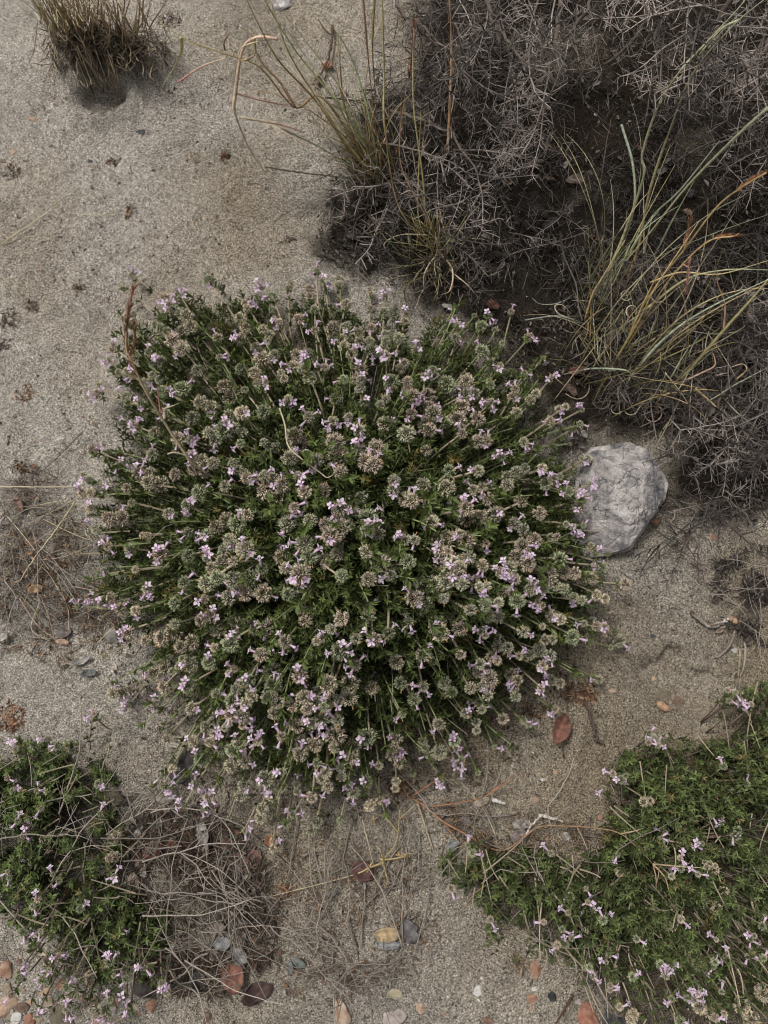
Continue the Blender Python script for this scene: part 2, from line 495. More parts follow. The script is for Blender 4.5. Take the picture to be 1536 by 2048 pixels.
def add_calyces(mb, centre, axis, R, n, tone):
    """one verticil: a ball of calyces round centre"""
    i = np.arange(n) + .5
    ph = np.arccos(1 - 2 * i / n * .93); th = PI * (1 + 5 ** .5) * i
    d = np.stack([np.cos(th) * np.sin(ph), np.sin(th) * np.sin(ph), np.cos(ph)], 1)
    d = norm(d + rng.normal(0, .13, d.shape))
    Fx = frames(np.array([axis]))[0]
    Fm = np.stack([Fx[:, 0], Fx[:, 2], Fx[:, 1]], 1)
    d = d @ Fm.T
    ln = R * .46 * rng.uniform(.85, 1.15, n)
    rot = frames(d, rand_unit(n))
    wdt = R * .225 * rng.uniform(.85, 1.15, n)
    base = np.asarray(tone) * rng.uniform(.8, 1.2, (n, 1))
    cols = np.repeat(base[:, None, :], len(CV), 1)
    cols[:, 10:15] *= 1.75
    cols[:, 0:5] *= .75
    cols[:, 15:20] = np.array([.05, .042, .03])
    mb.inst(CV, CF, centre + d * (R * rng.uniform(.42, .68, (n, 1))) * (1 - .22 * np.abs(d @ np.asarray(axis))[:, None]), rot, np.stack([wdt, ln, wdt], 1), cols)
    # spiky bristle bracts fringing the ball
    m = 20
    dd = norm(rng.normal(size=(m, 3)) * [1, 1, .45]) @ Fm.T
    s = R * rng.uniform(.8, 1.15, m)
    mb.inst(LV, LF, centre + dd * R * .3, frames(dd, rand_unit(m)), np.stack([s * .13, s, s * .13], 1), np.tile(np.array([.15, .17, .09]), (m, 1)) * rng.uniform(.7, 1.3, (m, 1)))

TONES = [(.44, .435, .31), (.51, .46, .34), (.54, .45, .36), (.37, .40, .25), (.56, .48, .36), (.46, .445, .335)]
GREEN = np.array([.094, .124, .036])
HEADS = []
HEAD_SPOTS = []
def build_heads():
    for k in range(12):
        mb = MB(); tone = TONES[k % 6]
        nv = [1, 2, 1, 1, 2, 1, 3, 1, 2, 1, 1, 2][k]
        R0 = [.0085, .0080, .0074, .0090, .0074, .0066, .0074, .0080, .0084, .0060, .0088, .0070][k]
        spots = []
        for j in range(nv):
            c = np.array([rng.normal(0, .0012), rng.normal(0, .0012), -j * R0 * 1.75])
            R = R0 * (1 + .10 * j) if j else R0
            add_calyces(mb, c, np.array([0, 0, 1.0]), R, int(46 * (R / .008) ** 1.0), tone)
            spots.append((c, R))
        # leafy bracts under the cluster, and withered orange corollas here and there
        whorl_leaves(mb, np.array([[0, 0, -nv * R0 * 1.5], [0, 0, -nv * R0 * 1.5 - .002]]), np.array([[0, 0, 1.0]] * 2), .010, GREEN * 1.3, per=4, spread=70)
        mm = int(rng.integers(1, 5))
        dd = norm(rng.normal(size=(mm, 3)) + [0, 0, .6])
        mb.inst(CV, CF, dd * R0 * .8, frames(dd), np.tile([.0009, .0038, .0009], (mm, 1)), np.tile([.50, .32, .15], (mm, 1)))
        HEADS.append(mb.mesh('flower_head', M_calyx)); HEAD_SPOTS.append(spots)
build_heads()

def blossom_geo(k):
    """two-lipped tubular blossom, opening along +y, about 10 mm long"""
    mb = MB(); r = np.random.default_rng(100 + k)
    y = np.array([0, .0018, .0036, .0050]) * (1 + .12 * k)
    path = np.stack([np.zeros(4), y, -.0010 * (y / .006) ** 2], 1)
    pal = np.array([.90, .74, .88]); deep = np.array([.76, .53, .70])
    pal = pal * [1, .96 + .04 * (k % 2), 1]
    mb.tube(path, [.0007, .0011, .0014, .0016], 6, deep, pal, cap=False)
    e = path[-1]
    # lobes: (angle in xz plane, length, width)
    for a, ln, wd in ((90, .0036, .0026), (205, .0042, .0024), (270, .0050, .0032), (335, .0042, .0024)):
        a = math.radians(a + r.normal(0, 7)); d = np.array([math.cos(a), .55 if a < 2.5 else .28, math.sin(a)]); d = norm(d)
        st = e + np.array([math.cos(a), 0, math.sin(a)]) * .0012
        R = frames(np.array([d]), np.array([[0, 1.0, 0]]))
        mb.inst(LV * [1.25, 1, 1], LF, np.array([st]), R, np.array([[wd, ln * r.uniform(.9, 1.1), wd]]), np.array([pal * r.uniform(.93, 1.05)]))
    return mb.mesh('blossom', M_petal)
BLOSSOM = [blossom_geo(k) for k in range(5)]

def read_geo(me):
    V = np.empty(len(me.vertices) * 3); me.vertices.foreach_get('co', V); V = V.reshape(-1, 3)
    C = np.empty(len(me.vertices) * 4); me.attributes['col'].data.foreach_get('color', C); C = C.reshape(-1, 4)[:, :3]
    L = np.empty(len(me.loops), int); me.loops.foreach_get('vertex_index', L)
    n = np.empty(len(me.polygons), int); me.polygons.foreach_get('loop_total', n)
    s = np.empty(len(me.polygons), int); me.polygons.foreach_get('loop_start', s)
    fs = []
    for k in np.unique(n):
        ss = s[n == k]; fs.append(L[ss[:, None] + np.arange(k)[None, :]])
    return V, C, fs
HEAD_GEO = [read_geo(m) for m in HEADS]
BLO_GEO = [read_geo(m) for m in BLOSSOM]

# ------------------------------------------------------------------ the flowering bush
def polar_radius(poly, c, th):
    """distance from c to the polygon edge along th"""
    dx, dy = math.cos(th), math.sin(th); best = 1
    n = len(poly)
    for i in range(n):
        x0, y0 = poly[i]; x1, y1 = poly[(i + 1) % n]
        ex, ey = x1 - x0, y1 - y0
        den = dx * ey - dy * ex
        if abs(den) < 1e-9: continue
        t = ((x0 - c[0]) * ey - (y0 - c[1]) * ex) / den
        u = ((x0 - c[0]) * dy - (y0 - c[1]) * dx) / den
        if t > 0 and 0 <= u <= 1: best = max(best, t)
    return best

BC = (705, 1075)
TH = np.linspace(0, 2 * PI, 361)
BR = np.array([polar_radius(BUSH, BC, t) for t in TH])
HTOP = .205
BASE = G(*BC, 0.0)

def dome_point(px, py, drop=0.0, htop=HTOP):
    dx, dy = px - BC[0], py - BC[1]
    r = math.hypot(dx, dy) / np.interp(math.atan2(dy, dx) % (2 * PI), TH, BR)
    r = min(r, 1.05)
    z = .038 + htop * (.86 + .34 * (vnoise(px / 170 + 3, py / 170, 66))) * max(0, 1 - r ** 2.3) - drop
    return P(px, py, max(z, .006)), r

def stem_path(tip, r, n=7, base_spread=.28):
    base = BASE + (np.array([tip[0], tip[1], 0]) - [BASE[0], BASE[1], 0]) * base_spread
    base[2] = float(gz(base[0], base[1]))
    out = tip - base
    ctrl = base + np.array([out[0] * (.28 + .25 * r), out[1] * (.28 + .25 * r), tip[2] * (.75 - .05 * r) + .01])
    ctrl += rng.normal(0, .021, 3)
    return bez(base, ctrl, tip, n)

def build_bush():
    root = link('flowering_bush', None, loc=BASE)
    tag(root, 'large round thyme-like bush covered with lilac blossoms and grey-green flower heads', 'bush')
    off = -BASE
    # --- head sites (dart throwing)
    sites = []
    tries = 0
    while len(sites) < 505 and tries < 60000:
        tries += 1
        px, py = rng.uniform(150, 1245), rng.uniform(545, 1700)
        if not inpoly(px, py, BUSH): continue
        dx, dy = px - BC[0], py - BC[1]
        r = math.hypot(dx, dy) / np.interp(math.atan2(dy, dx) % (2 * PI), TH, BR)
        if r > .9 and rng.random() < .3: continue
        dmin = 31 if r < .8 else 29
        cl = vnoise(px / 60, py / 60, 8)
        dmin *= .45 + 1.25 * cl
        if any((px - a) ** 2 + (py - b) ** 2 < dmin * dmin for a, b, *_ in sites): continue
        if r > .86: k_ = rng.uniform(.96, 1.07); px, py = BC[0] + dx * k_, BC[1] + dy * k_
        sites.append((px, py, r))
    print('head sites', len(sites))
    heads = []
    for px, py, r in sites:
        tip, _ = dome_point(px, py, rng.uniform(-.008, .022) + (rng.random() < .25) * rng.uniform(.01, .03) * (1 - r))
        path = stem_path(tip, r)
        k = int(rng.choice(12, p=np.array([9, 9, 12, 10, 9, 10, 5, 9, 8, 7, 8, 9]) / 105))
        sc = float(np.clip(rng.normal(.92, .18), .5, 1.2)) * (1 - .20 * max(0, r - .75) / .25)
        if r > .93 and rng.random() < .5: k = 9; sc *= .8
        d = norm(path[-1] - path[-2]); d = norm(d + rng.normal(0, .22, 3))
        heads.append((tip, d, path, k, sc, r))
    heads.sort(key=lambda h: -(h[4] * (1 + .6 * (1 - h[5]))))
    rest_h = MB(); rest_s = MB(); rest_b = MB()
    leaves = MB()
    n_parts = 0; blos = []
    for i, (tip, d, path, k, sc, r) in enumerate(heads):
        F = frames(np.array([d]), rand_unit(1))[0]
        R3 = np.stack([F[:, 0], F[:, 2] * -1, F[:, 1]], 1)      # z along d
        if np.linalg.det(R3) < 0: R3[:, 0] *= -1
        part = None
        if i < 290:
            part = link('flower_head', HEADS[k], root)
            m = M4(tip + off, R3, sc); part.matrix_local = m
        else:
            V, C, fs = HEAD_GEO[k]
            rest_h.add((V * sc) @ R3.T + tip + off, fs, C * rng.uniform(.8, 1.2))
        # blossoms on this head
        nb = rng.choice(6, p=[.24, .30, .20, .14, .08, .04])
        for _ in range(nb):
            c, R = HEAD_SPOTS[k][int(rng.integers(len(HEAD_SPOTS[k])))]
            v = norm(rng.normal(size=3) * [1, 1, .55] + [0, 0, .18])
            # stems seen from above: favour the side the light and the eye reach
            wv = R3 @ v
            if wv[2] < -.35: v = -v; wv = -wv
            fl = frames(np.array([wv]), np.array([[0, 0, 1.0]]))[0]
            pos = tip + R3 @ ((c + v * R * .82) * sc)
            blos.append((i if part else -1, part, m if part else None, pos, fl, rng.uniform(.82, 1.08), int(rng.integers(5))))
        # stem
        thick = rng.uniform(.0011, .0018)
        ca = np.array([.28, .235, .17]) * rng.uniform(.75, 1.25); cb = np.array([.36, .30, .215]) * rng.uniform(.8, 1.15)
        if rng.random() < .3: cb = np.array([.20, .22, .11])
        if i < 290:
            sm = MB(); sm.tube(path + off, np.linspace(thick * 1.4, thick * .75, len(path)), 5, ca, cb)
            link('flower_stem', sm.mesh('flower_stem', M_wood, True), root)
        else:
            rest_s.tube(path + off, np.linspace(thick * 1.4, thick * .75, len(path)), 4, ca, cb)
        # leaf whorls up the flowering stem
        seg = []; ax = []
        for t in np.arange(.42, .90, .09):
            q = t * (len(path) - 1); a = int(q); f = q - a
            seg.append(path[a] * (1 - f) + path[a + 1] * f + off); ax.append(path[a + 1] - path[a])
        whorl_leaves(leaves, np.array(seg), norm(np.array(ax)), .0095, GREEN * rng.uniform(.8, 1.35), per=4, spread=55)
    blos.sort(key=lambda b: 0 if b[1] is not None else 1)
    for j, (_, part, m, pos, fl, s, bk) in enumerate(blos):
        if part is not None and n_parts < 300:
            o = link('blossom', BLOSSOM[bk], part)
            o.matrix_local = m.inverted() @ M4(pos + off, fl, s); n_parts += 1
        else:
            V, C, fs = BLO_GEO[bk]
            rest_b.add((V * s) @ fl.T + pos + off, fs, C)
    print('blossoms', len(blos))
    # --- leafy shoots
    nshoot = 3300
    P0 = []; A0 = []; SZ = []; CL = []
    twigs = MB(); k = 0
    while k < nshoot:
        px, py = rng.uniform(165, 1225), rng.uniform(560, 1660)
        if not inpoly(px, py, BUSH): continue
        dd = float(sdf(np.array(px), np.array(py), BUSH))
        lim = 55 + 75 * min(1, max(0, (py - 1250) / 200)) + (40 if px < 360 and py > 1200 else 0)
        if dd < lim * (.25 + .9 * vnoise(px / 35, py / 35, 3)): continue
        if vnoise(px / 30, py / 30, 91) < .33: continue
        k += 1
        dep = rng.choice([.012, .034, .062], p=[.46, .34, .20]) + rng.uniform(0, .018)
        rr0 = max(0, 1 - dd / 300)
        dep += .020 * rr0
        tip, r = dome_point(px, py, dep)
        path = stem_path(tip, r, 8, .35)
        d = norm(norm(path[-1] - path[-2]) + rng.normal(0, .3, 3))
        ln = rng.uniform(.018, .045)
        nw = int(ln / .0062)
        tone = GREEN * rng.uniform(.65, 1.25)
        if rng.random() < .05: tone = np.array([.15, .12, .035])
        for q in range(nw):
            f = q / max(1, nw - 1)
            pos = tip - d * ln * (1 - f)
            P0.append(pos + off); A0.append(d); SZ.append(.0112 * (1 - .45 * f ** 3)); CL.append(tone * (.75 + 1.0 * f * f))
        if k % 2 == 0:
            twigs.tube(path + off, np.linspace(.0010, .0005, len(path)), 3, [.12, .10, .075], [.12, .13, .06], cap=False)
    P0, A0, SZ, CL = map(np.array, (P0, A0, SZ, CL))
    n = len(P0); F = frames(A0, rand_unit(n))
    for kk in range(5):
        ang = 2 * PI * kk / 5 + rng.normal(0, .35, n)
        sp = np.radians(rng.normal(58, 14, n))
        d = (F[:, :, 0] * np.cos(ang)[:, None] + F[:, :, 2] * np.sin(ang)[:, None]) * np.sin(sp)[:, None] + F[:, :, 1] * np.cos(sp)[:, None]
        R = frames(d, A0 + rng.normal(0, .15, (n, 3)))
        s = SZ * rng.uniform(.65, 1.1, n)
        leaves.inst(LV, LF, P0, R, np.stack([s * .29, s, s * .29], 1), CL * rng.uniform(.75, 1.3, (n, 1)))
    # pale green leafy shoots standing up between the heads
    k = 0
    while k < 170:
        px, py = rng.uniform(190, 1215), rng.uniform(580, 1640)
        if not inpoly(px, py, BUSH): continue
        k += 1
        tip, r = dome_point(px, py, rng.uniform(-.014, .006)); path = stem_path(tip, r, 12)
        g = np.array([.16, .19, .085]) * rng.uniform(.8, 1.3)
        twigs.tube(path + off, np.linspace(.0014, .0006, 12), 4, [.30, .26, .19], g * 1.3, cap=False)
        ax = norm(path[6:] - path[5:-1])
        for rep in range(2):
            whorl_leaves(leaves, path[6:] + off + ax * .004 * rep, ax, .0105, GREEN * rng.uniform(1.3, 1.9), per=3, spread=52)
    # thin bleached dead twigs poking through
    for _ in range(90):
        px, py = rng.uniform(230, 1150), rng.uniform(650, 1580)
        if sdf(np.array(px), np.array(py), BUSH) < 40: continue
        tip, r = dome_point(px, py, rng.uniform(-.004, .02)); path = stem_path(tip, r, 6, .6)[2:]
        twigs.tube(path + off, np.linspace(.0007, .0003, len(path)), 3, [.30, .27, .22])
    for nm, mb, mt in (('foliage', leaves, M_leaf), ('fine_twigs', twigs, M_wood), ('small_flower_heads', rest_h, M_calyx), ('small_flower_stems', rest_s, M_wood), ('small_blossoms', rest_b, M_petal)):
        if mb.V:
            o = link(nm, mb.mesh(nm, mt), root); o['kind'] = 'stuff'
build_bush()

# ------------------------------------------------------------------ low thyme mats
def build_mat(poly, bbox, centre, label, n, hgt, flowers, stalks, heads_small, tone0, seed):
    global rng
    rng = np.random.default_rng(seed)
    base = G(*centre, 0)
    root = link('thyme_mat', None, loc=base); off = -base
    tag(root, label, 'plant')
    P0 = []; A0 = []; SZ = []; CL = []; tw = MB(); lv = MB(); k = 0
    while k < n:
        px, py = rng.uniform(*bbox[0]), rng.uniform(*bbox[1])
        d = float(sdf(np.array(px), np.array(py), poly))
        if d < -34 + 110 * vnoise(px / 24, py / 24, 3) ** 1.5: continue
        if vnoise(px / 28, py / 28, 55) < .34 + .2 * min(1, max(0, (py - 1840) / 120)): continue
        if rng.random() < .45 * min(1, max(0, (py - 1820) / 150)): continue
        if 860 < px < 1210 and rng.random() < .5: continue
        if vnoise(px / 62 + 7, py / 62, 15) < .36 and rng.random() < .8: continue
        if vnoise(px / 13, py / 13, 19) < .3: continue
        k += 1
        h = hgt * min(1, max(.12, .2 + d / 110)) * rng.uniform(.3, 1.15)
        tip = G(px, py, h)
        o = np.array([px - centre[0], -(py - centre[1]), 0]) / 600
        d3 = norm(np.array([o[0] + rng.normal(0, .45), o[1] + rng.normal(0, .45), .9]))
        ln = rng.uniform(.012, .03); nw = max(2, int(ln / .006))
        tone = tone0 * rng.uniform(.65, 1.3)
        if rng.random() < .05: tone = np.array([.15, .125, .05])
        for q in range(nw):
            f = q / (nw - 1)
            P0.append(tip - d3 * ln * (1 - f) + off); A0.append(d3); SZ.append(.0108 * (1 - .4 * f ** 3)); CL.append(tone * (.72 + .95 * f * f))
        if k % 2:
            b = tip - d3 * .03 - np.array([o[0], o[1], 0]) * .04; b[2] = float(gz(b[0], b[1])) + .002
            tw.tube(bez(b, (b + tip) / 2 + [0, 0, .006], tip, 5) + off, np.linspace(.0008, .0005, 5), 3, [.17, .14, .105], [.13, .12, .07], cap=False)
    P0, A0, SZ, CL = map(np.array, (P0, A0, SZ, CL)); m = len(P0); F = frames(A0, rand_unit(m))
    for kk in range(5):
        ang = 2 * PI * kk / 5 + rng.normal(0, .35, m); sp = np.radians(rng.normal(62, 12, m))
        d = (F[:, :, 0] * np.cos(ang)[:, None] + F[:, :, 2] * np.sin(ang)[:, None]) * np.sin(sp)[:, None] + F[:, :, 1] * np.cos(sp)[:, None]
        R = frames(d, A0 + rng.normal(0, .15, (m, 3))); s = SZ * rng.uniform(.65, 1.1, m)
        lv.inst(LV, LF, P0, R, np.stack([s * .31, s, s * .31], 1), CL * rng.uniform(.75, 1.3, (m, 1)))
    # straw-pale dry stems lying through the mat
    for _ in range(n // 9):
        px, py = rng.uniform(*bbox[0]), rng.uniform(*bbox[1])
        if sdf(np.array(px), np.array(py), poly) < -15: continue
        A = G(px, py, hgt * rng.uniform(.4, 1.0)); a_ = rng.normal(-1.1 if centre[0] > 700 else -.7, .5) if centre[0] > 700 else rng.normal(-2.4, .6)
        B = A + np.array([math.cos(a_), math.sin(a_), rng.uniform(-.3, .1)]) * rng.uniform(.02, .06)
        tw.tube(bez(A, (A + B) / 2 + rng.normal(0, .003, 3), B, 5) + off, np.linspace(.0009, .0005, 5), 4, np.array([.36, .30, .21]) * rng.uniform(.6, 1.2), cap=False)
    # flowers: a slim stalk with a small fuzzy head and 1..4 blossoms
    for px, py, nb in flowers:
        h = hgt * rng.uniform(.8, 1.2)
        tip = G(px, py, h)
        b = tip + norm(np.array([-(px - centre[0]), (py - centre[1]), 0])) * rng.uniform(.02, .045); b[2] = float(gz(b[0], b[1])) + .003
        sm = MB(); path = bez(b, (b * .5 + tip * .5) + [0, 0, .01], tip, 6)
        sm.tube(path + off, np.linspace(.0011, .0007, 6), 4, [.23, .175, .14], [.22, .16, .14])
        link('flower_stem', sm.mesh('flower_stem', M_wood, True), root)
        d = norm(path[-1] - path[-2] + [0, 0, .01])
        F1 = frames(np.array([d]), rand_unit(1))[0]; R3 = np.stack([F1[:, 0], -F1[:, 2], F1[:, 1]], 1)
        if np.linalg.det(R3) < 0: R3[:, 0] *= -1
        hd = link('flower_head', HEADS[[2, 5, 9, 3][int(rng.integers(4))]], root)
        sc = rng.uniform(.38, .62); mt = M4(tip + off, R3, sc); hd.matrix_local = mt
        for _ in range(nb):
            v = norm(rng.normal(size=3) * [1, 1, .5] + [0, 0, .35])
            wv = R3 @ v
            if wv[2] < -.1: wv = -wv
            fl = frames(np.array([wv]), np.array([[0, 0, 1.0]]))[0]
            s = rng.uniform(.85, 1.02)
            o = link('blossom', BLOSSOM[int(rng.integers(5))], hd)
            o.matrix_local = mt.inverted() @ M4(tip + wv * .0028 + off, fl, s)
        whorl_leaves(lv, np.array([path[3] + off, path[4] + off]), np.array([d, d]), .0085, tone0 * 1.1, per=4)
    for path, ra, ca, cb in stalks:
        pts = np.array([G(*q) for q in path])
        if len(pts) == 2: pts = np.array([pts[0] * (1 - t) + pts[1] * t for t in np.linspace(0, 1, 6)]) + rng.normal(0, .0012, (6, 3))
        sm = MB(); sm.tube(pts + off, np.linspace(ra, ra * .6, len(pts)), 5, ca, cb)
        link('stalk', sm.mesh('stalk', M_wood, True), root)
        ax = norm(pts[1:] - pts[:-1])
        whorl_leaves(lv, pts[1:] + off, ax, .008, tone0 * rng.uniform(.8, 1.2), per=4)
    for px, py, s, h in heads_small:
        hd = link('seed_husk', HEADS[4], root); hd['label'] = 'dry tan withered flower head'
        hd.location = G(px, py, h) + off; hd.scale = (s, s, s); hd.rotation_euler = (rng.normal(0, .5), rng.normal(0, .5), rng.random() * 6)
    for nm, mb, mt in (('foliage', lv, M_leaf), ('fine_twigs', tw, M_wood)):
        o = link(nm, mb.mesh(nm, mt), root); o['kind'] = 'stuff'

FL_L = [(15, 1557, 1), (25, 1580, 1), (75, 1580, 2), (195, 1569, 1), (82, 1617, 1), (35, 1643, 2), (62, 1652, 3), (48, 1671, 1), (200, 1626, 1), (60, 1725, 1), (15, 1744, 1), (18, 1755, 1), (105, 1749, 1), (118, 1761, 1), (228, 1752, 3), (75, 1799, 1), (67, 1813, 1), (163, 1818, 1), (243, 1857, 1), (48, 1865, 1), (80, 1862, 1), (53, 1880, 1), (118, 1910, 2), (222, 1924, 3), (290, 1935, 2), (228, 1953, 1), (253, 1960, 1), (37, 1944, 2), (36, 1955, 1), (97, 1940, 1), (88, 1961, 2), (95, 1971, 1), (78, 1977, 1), (133, 1972, 1), (150, 1994, 1), (22, 1990, 1), (218, 2000, 1), (243, 1996, 1), (325, 1965, 2), (332, 1984, 2), (175, 2010, 1), (133, 2022, 2), (158, 2031, 1), (190, 2035, 2), (255, 2020, 1), (210, 2036, 1), (75, 2030, 1), (188, 1427, 2), (33, 1478, 1), (93, 1478, 1), (115, 1490, 2), (30, 1497, 1), (263, 2035, 1)]
tan = [.30, .25, .19]; tan2 = [.22, .17, .13]
ST_L = [([(290, 1670, .035), (180, 1770, .02)], .0012, tan, tan2), ([(105, 1700, .04), (30, 1750, .03)], .0013, [.25, .18, .14], tan2), ([(170, 1680, .05), (165, 1810, .04)], .0013, [.25, .2, .15], tan2), ([(150, 1720, .05), (50, 1860, .03)], .0011, tan, tan), ([(230, 1600, .05), (165, 1625, .05)], .0013, [.25, .2, .16], tan2), ([(180, 1890, .04), (110, 2010, .03)], .0014, [.24, .17, .13], tan2), ([(240, 1880, .04), (235, 1960, .04)], .0013, tan2, tan2), ([(150, 1930, .05), (70, 1900, .03)], .001, tan2, tan), ([(180, 1835, .04), (60, 1990, .03)], .0014, [.25, .19, .15], tan2), ([(268, 1870, .04), (315, 1970, .03)], .0013, [.28, .2, .16], tan2), ([(185, 1600, .05), (200, 1570, .06)], .001, tan, tan2), ([(215, 1620, .05), (160, 1560, .05)], .0011, tan2, tan2), ([(205, 1540, .02), (222, 1470, .02)], .001, tan, tan2), ([(180, 1500, .01), (188, 1430, .04)], .0008, tan2, [.2, .1, .1]), ([(60, 1530, .02), (38, 1480, .04)], .0008, tan2, [.2, .1, .1])]
build_mat(PATCH_L, ((-60, 350), (1470, 2000)), (120, 1720), 'low green thyme mat with lilac blossoms spreading over gravel and twigs', 820, .062, FL_L, ST_L, [(235, 1670, .8, .04), (85, 1680, .6, .04), (218, 1715, .7, .04), (180, 1960, .7, .03)], np.array([.100, .132, .044]), 21)

FL_R = [(1300, 1465, 2), (1310, 1478, 1), (1315, 1487, 2), (1298, 1485, 1), (1315, 1392 + 100, 1), (1455, 1380, 1), (1470, 1385, 1), (1460, 1400, 1), (1478, 1405, 1), (1503, 1408, 2), (1445, 1533, 1), (1225, 1548, 1), (1240, 1557, 1), (1252, 1551, 1), (1208, 1575, 1), (1492, 1567, 1), (1424, 1632, 1), (1443, 1634, 1), (1475, 1663, 1), (1465, 1669, 1), (1324, 1663, 1), (1321, 1675, 2), (1326, 1696, 1), (1235, 1709, 1), (1387, 1690, 1), (1404, 1687, 2), (1361, 1716, 3), (1361, 1736, 1), (1398, 1748, 2), (1345, 1753, 1), (1173, 1778, 1), (1176, 1804, 1), (1142, 1795, 1), (1147, 1815, 1), (1136, 1826, 1), (1188, 1820, 1), (1208, 1839, 1), (1225, 1842, 1), (1363, 1839, 1), (1088, 1845, 1), (1126, 1859, 1), (1142, 1877, 1), (1273, 1876, 1), (1115, 1891, 1), (1132, 1890, 1), (1216, 1907, 1), (1213, 1924, 1), (1318, 1929, 2), (1340, 1932, 3), (1330, 1952, 2), (1168, 1935, 1), (1178, 1937, 1), (1185, 1951, 1), (1263, 1955, 1), (1221, 1972, 1), (1220, 1982, 1), (1433, 1878, 1), (1500, 1880, 2), (1508, 1871, 1), (1495, 1913, 2), (1502, 1902, 1), (1450, 1912, 1), (1428, 1925, 2), (1427, 1936, 1), (1442, 1985, 1), (1372, 1998, 2), (1388, 1998, 3), (1396, 1988, 1), (1400, 1978, 1), (1448, 2028, 1), (1431, 2036, 1), (1360, 2042, 1), (1345, 1998, 1), (1240, 2015, 1), (1525, 1917, 1), (1100, 1735 - 30, 1), (935, 1690, 2), (945, 1708, 1), (902, 1778, 1), (981, 1840, 1), (1524, 1850, 1)]
ST_R = []
_r = random.Random(5)
for (a, b, c, d) in [(1390, 1640, 1325, 1480), (1300, 1790, 1345, 1960), (1355, 1850, 1400, 1990), (1270, 1930, 1310, 2040), (1400, 1900, 1450, 2030), (1320, 1870, 1360, 1970), (1235, 1930, 1232, 2040), (1175, 1850, 1165, 1960), (1143, 1800, 1208, 1940), (1440, 1860, 1500, 1990), (1420, 1760, 1500, 1900), (1465, 1790, 1520, 1900), (1500, 1800, 1545, 1880), (1260, 1800, 1235, 1880), (1240, 1890, 1220, 1960), (1290, 1960, 1335, 2048), (1330, 1980, 1360, 2060), (1450, 1950, 1500, 2060), (1480, 1960, 1530, 2070), (1380, 1880, 1430, 1960), (1390, 1960, 1450, 2060), (1160, 1730, 1110, 1830), (1070, 1760, 1090, 1920), (1045, 1800, 1060, 1870), (1500, 1920, 1545, 2000), (1350, 1700, 1330, 1640), (1465, 1620, 1480, 1560), (1515, 1360, 1490, 1500), (1480, 1300, 1475, 1380), (1265, 1740, 1180, 1800), (1400, 1930, 1340, 1990), (1470, 1840, 1540, 1960)]:
    ST_R.append(([(a, b, .05), (c, d, .045)], _r.uniform(.0010, .0017), [.30, .255, .18] if _r.random() < .6 else [.22, .2, .12], tan2))
build_mat(PATCH_R, ((870, 1600), (1350, 2090)), (1330, 1740), 'low spreading green thyme mat with pale straight stalks and scattered lilac blossoms, lower right', 2000, .066, FL_R, ST_R, [(1430, 1740, .8, .06), (1433, 1812, .9, .05), (1345, 1810, .8, .05), (1335, 1850, .8, .05), (1395, 1925, .9, .05), (1300, 1600, .7, .05), (1420, 2020, 1., .04), (1270, 2030, .8, .03), (1500, 2040, 1.2, .04), (1525, 1990, 1.1, .05), (1450, 1780, .7, .05), (1240, 1745, .6, .05)], np.array([.090, .115, .040]), 22)

# ------------------------------------------------------------------ dead spiny shrubs
rng = np.random.default_rng(31)
def spiny_branch(length, seed, dens=1.0, dark=1.0, rad=.0014):
    r = np.random.default_rng(seed); mb = MB()
    base = np.array([.11, .088, .077]) * dark; light = np.array([.57, .495, .445]) * dark
    def grow(p, d, ln, ra, lvl):
        step = .013; n = max(3, int(ln / step)); pts = [p]
        for i in range(n):
            d = norm(d + r.normal(0, .10, 3)); p = p + d * step; pts.append(p)
            if lvl < 2 and r.random() < .24 * dens and i > 0:
                a = norm(np.cross(d, r.normal(size=3))); q = norm(d * .55 + a)
                grow(p, q, ln * r.uniform(.22, .42), ra * .68, lvl + 1)
            for _ in range(1 + (r.random() < .75)):
                if r.random() < .85 * dens:
                    a = norm(np.cross(d, r.normal(size=3))); q = norm(d * r.uniform(.1, .7) + a)
                    s = r.uniform(.012, .025) * (1 if lvl else 1.1)
                    mb.tube([p, p + q * s * .5, p + q * s + r.normal(0, .0008, 3)], [ra * .6, ra * .48, .00018], 3, base * .8 + light * .2, light, cap=False)
        pts = np.array(pts)
        mb.tube(pts, np.linspace(ra, ra * .35, len(pts)), 4, base, light, cap=False)
    grow(np.zeros(3), np.array([0, 1.0, 0]), length, rad, 0)
    return mb.mesh('branch', M_wood)
BRANCH = [spiny_branch(.13 + .022 * k, 300 + k, 1.0) for k in range(7)]
BRANCH_D = [spiny_branch(.12 + .02 * k, 340 + k, .9, .28) for k in range(5)]

def place_branch(root, off, a, b, dark=False, sc=None):
    """branch from a to b (each px, py, height)"""
    A = G(*a); B = G(*b); v = B - A; L = np.linalg.norm(v)
    pool = BRANCH_D if dark else BRANCH
    lens = np.array([.12 + .02 * k if dark else .13 + .022 * k for k in range(len(pool))])
    k = int(np.argmin(np.abs(lens - L) + rng.random(len(pool)) * .05))
    F = frames(np.array([v]), rand_unit(1))[0]
    o = link('branch', pool[k], root)
    o.matrix_local = M4(A + off, F, float(np.clip(L / lens[k], .6, 1.5)))
    return o

def fill_branches(root, off, poly, n, zr, bias, dark=.3):
    k = 0
    xs = [p[0] for p in poly]; ys = [p[1] for p in poly]
    while k < n:
        px, py = rng.uniform(min(xs), max(xs)), rng.uniform(min(ys), max(ys))
        if not inpoly(px, py, poly): continue
        k += 1
        h = rng.uniform(*zr); a = math.radians(rng.normal(bias, 50)); L = rng.uniform(120, 230)
        place_branch(root, off, (px, py, h), (px + L * math.cos(a), py + L * math.sin(a), max(.01, h + rng.uniform(-.06, .05))), rng.random() < dark)

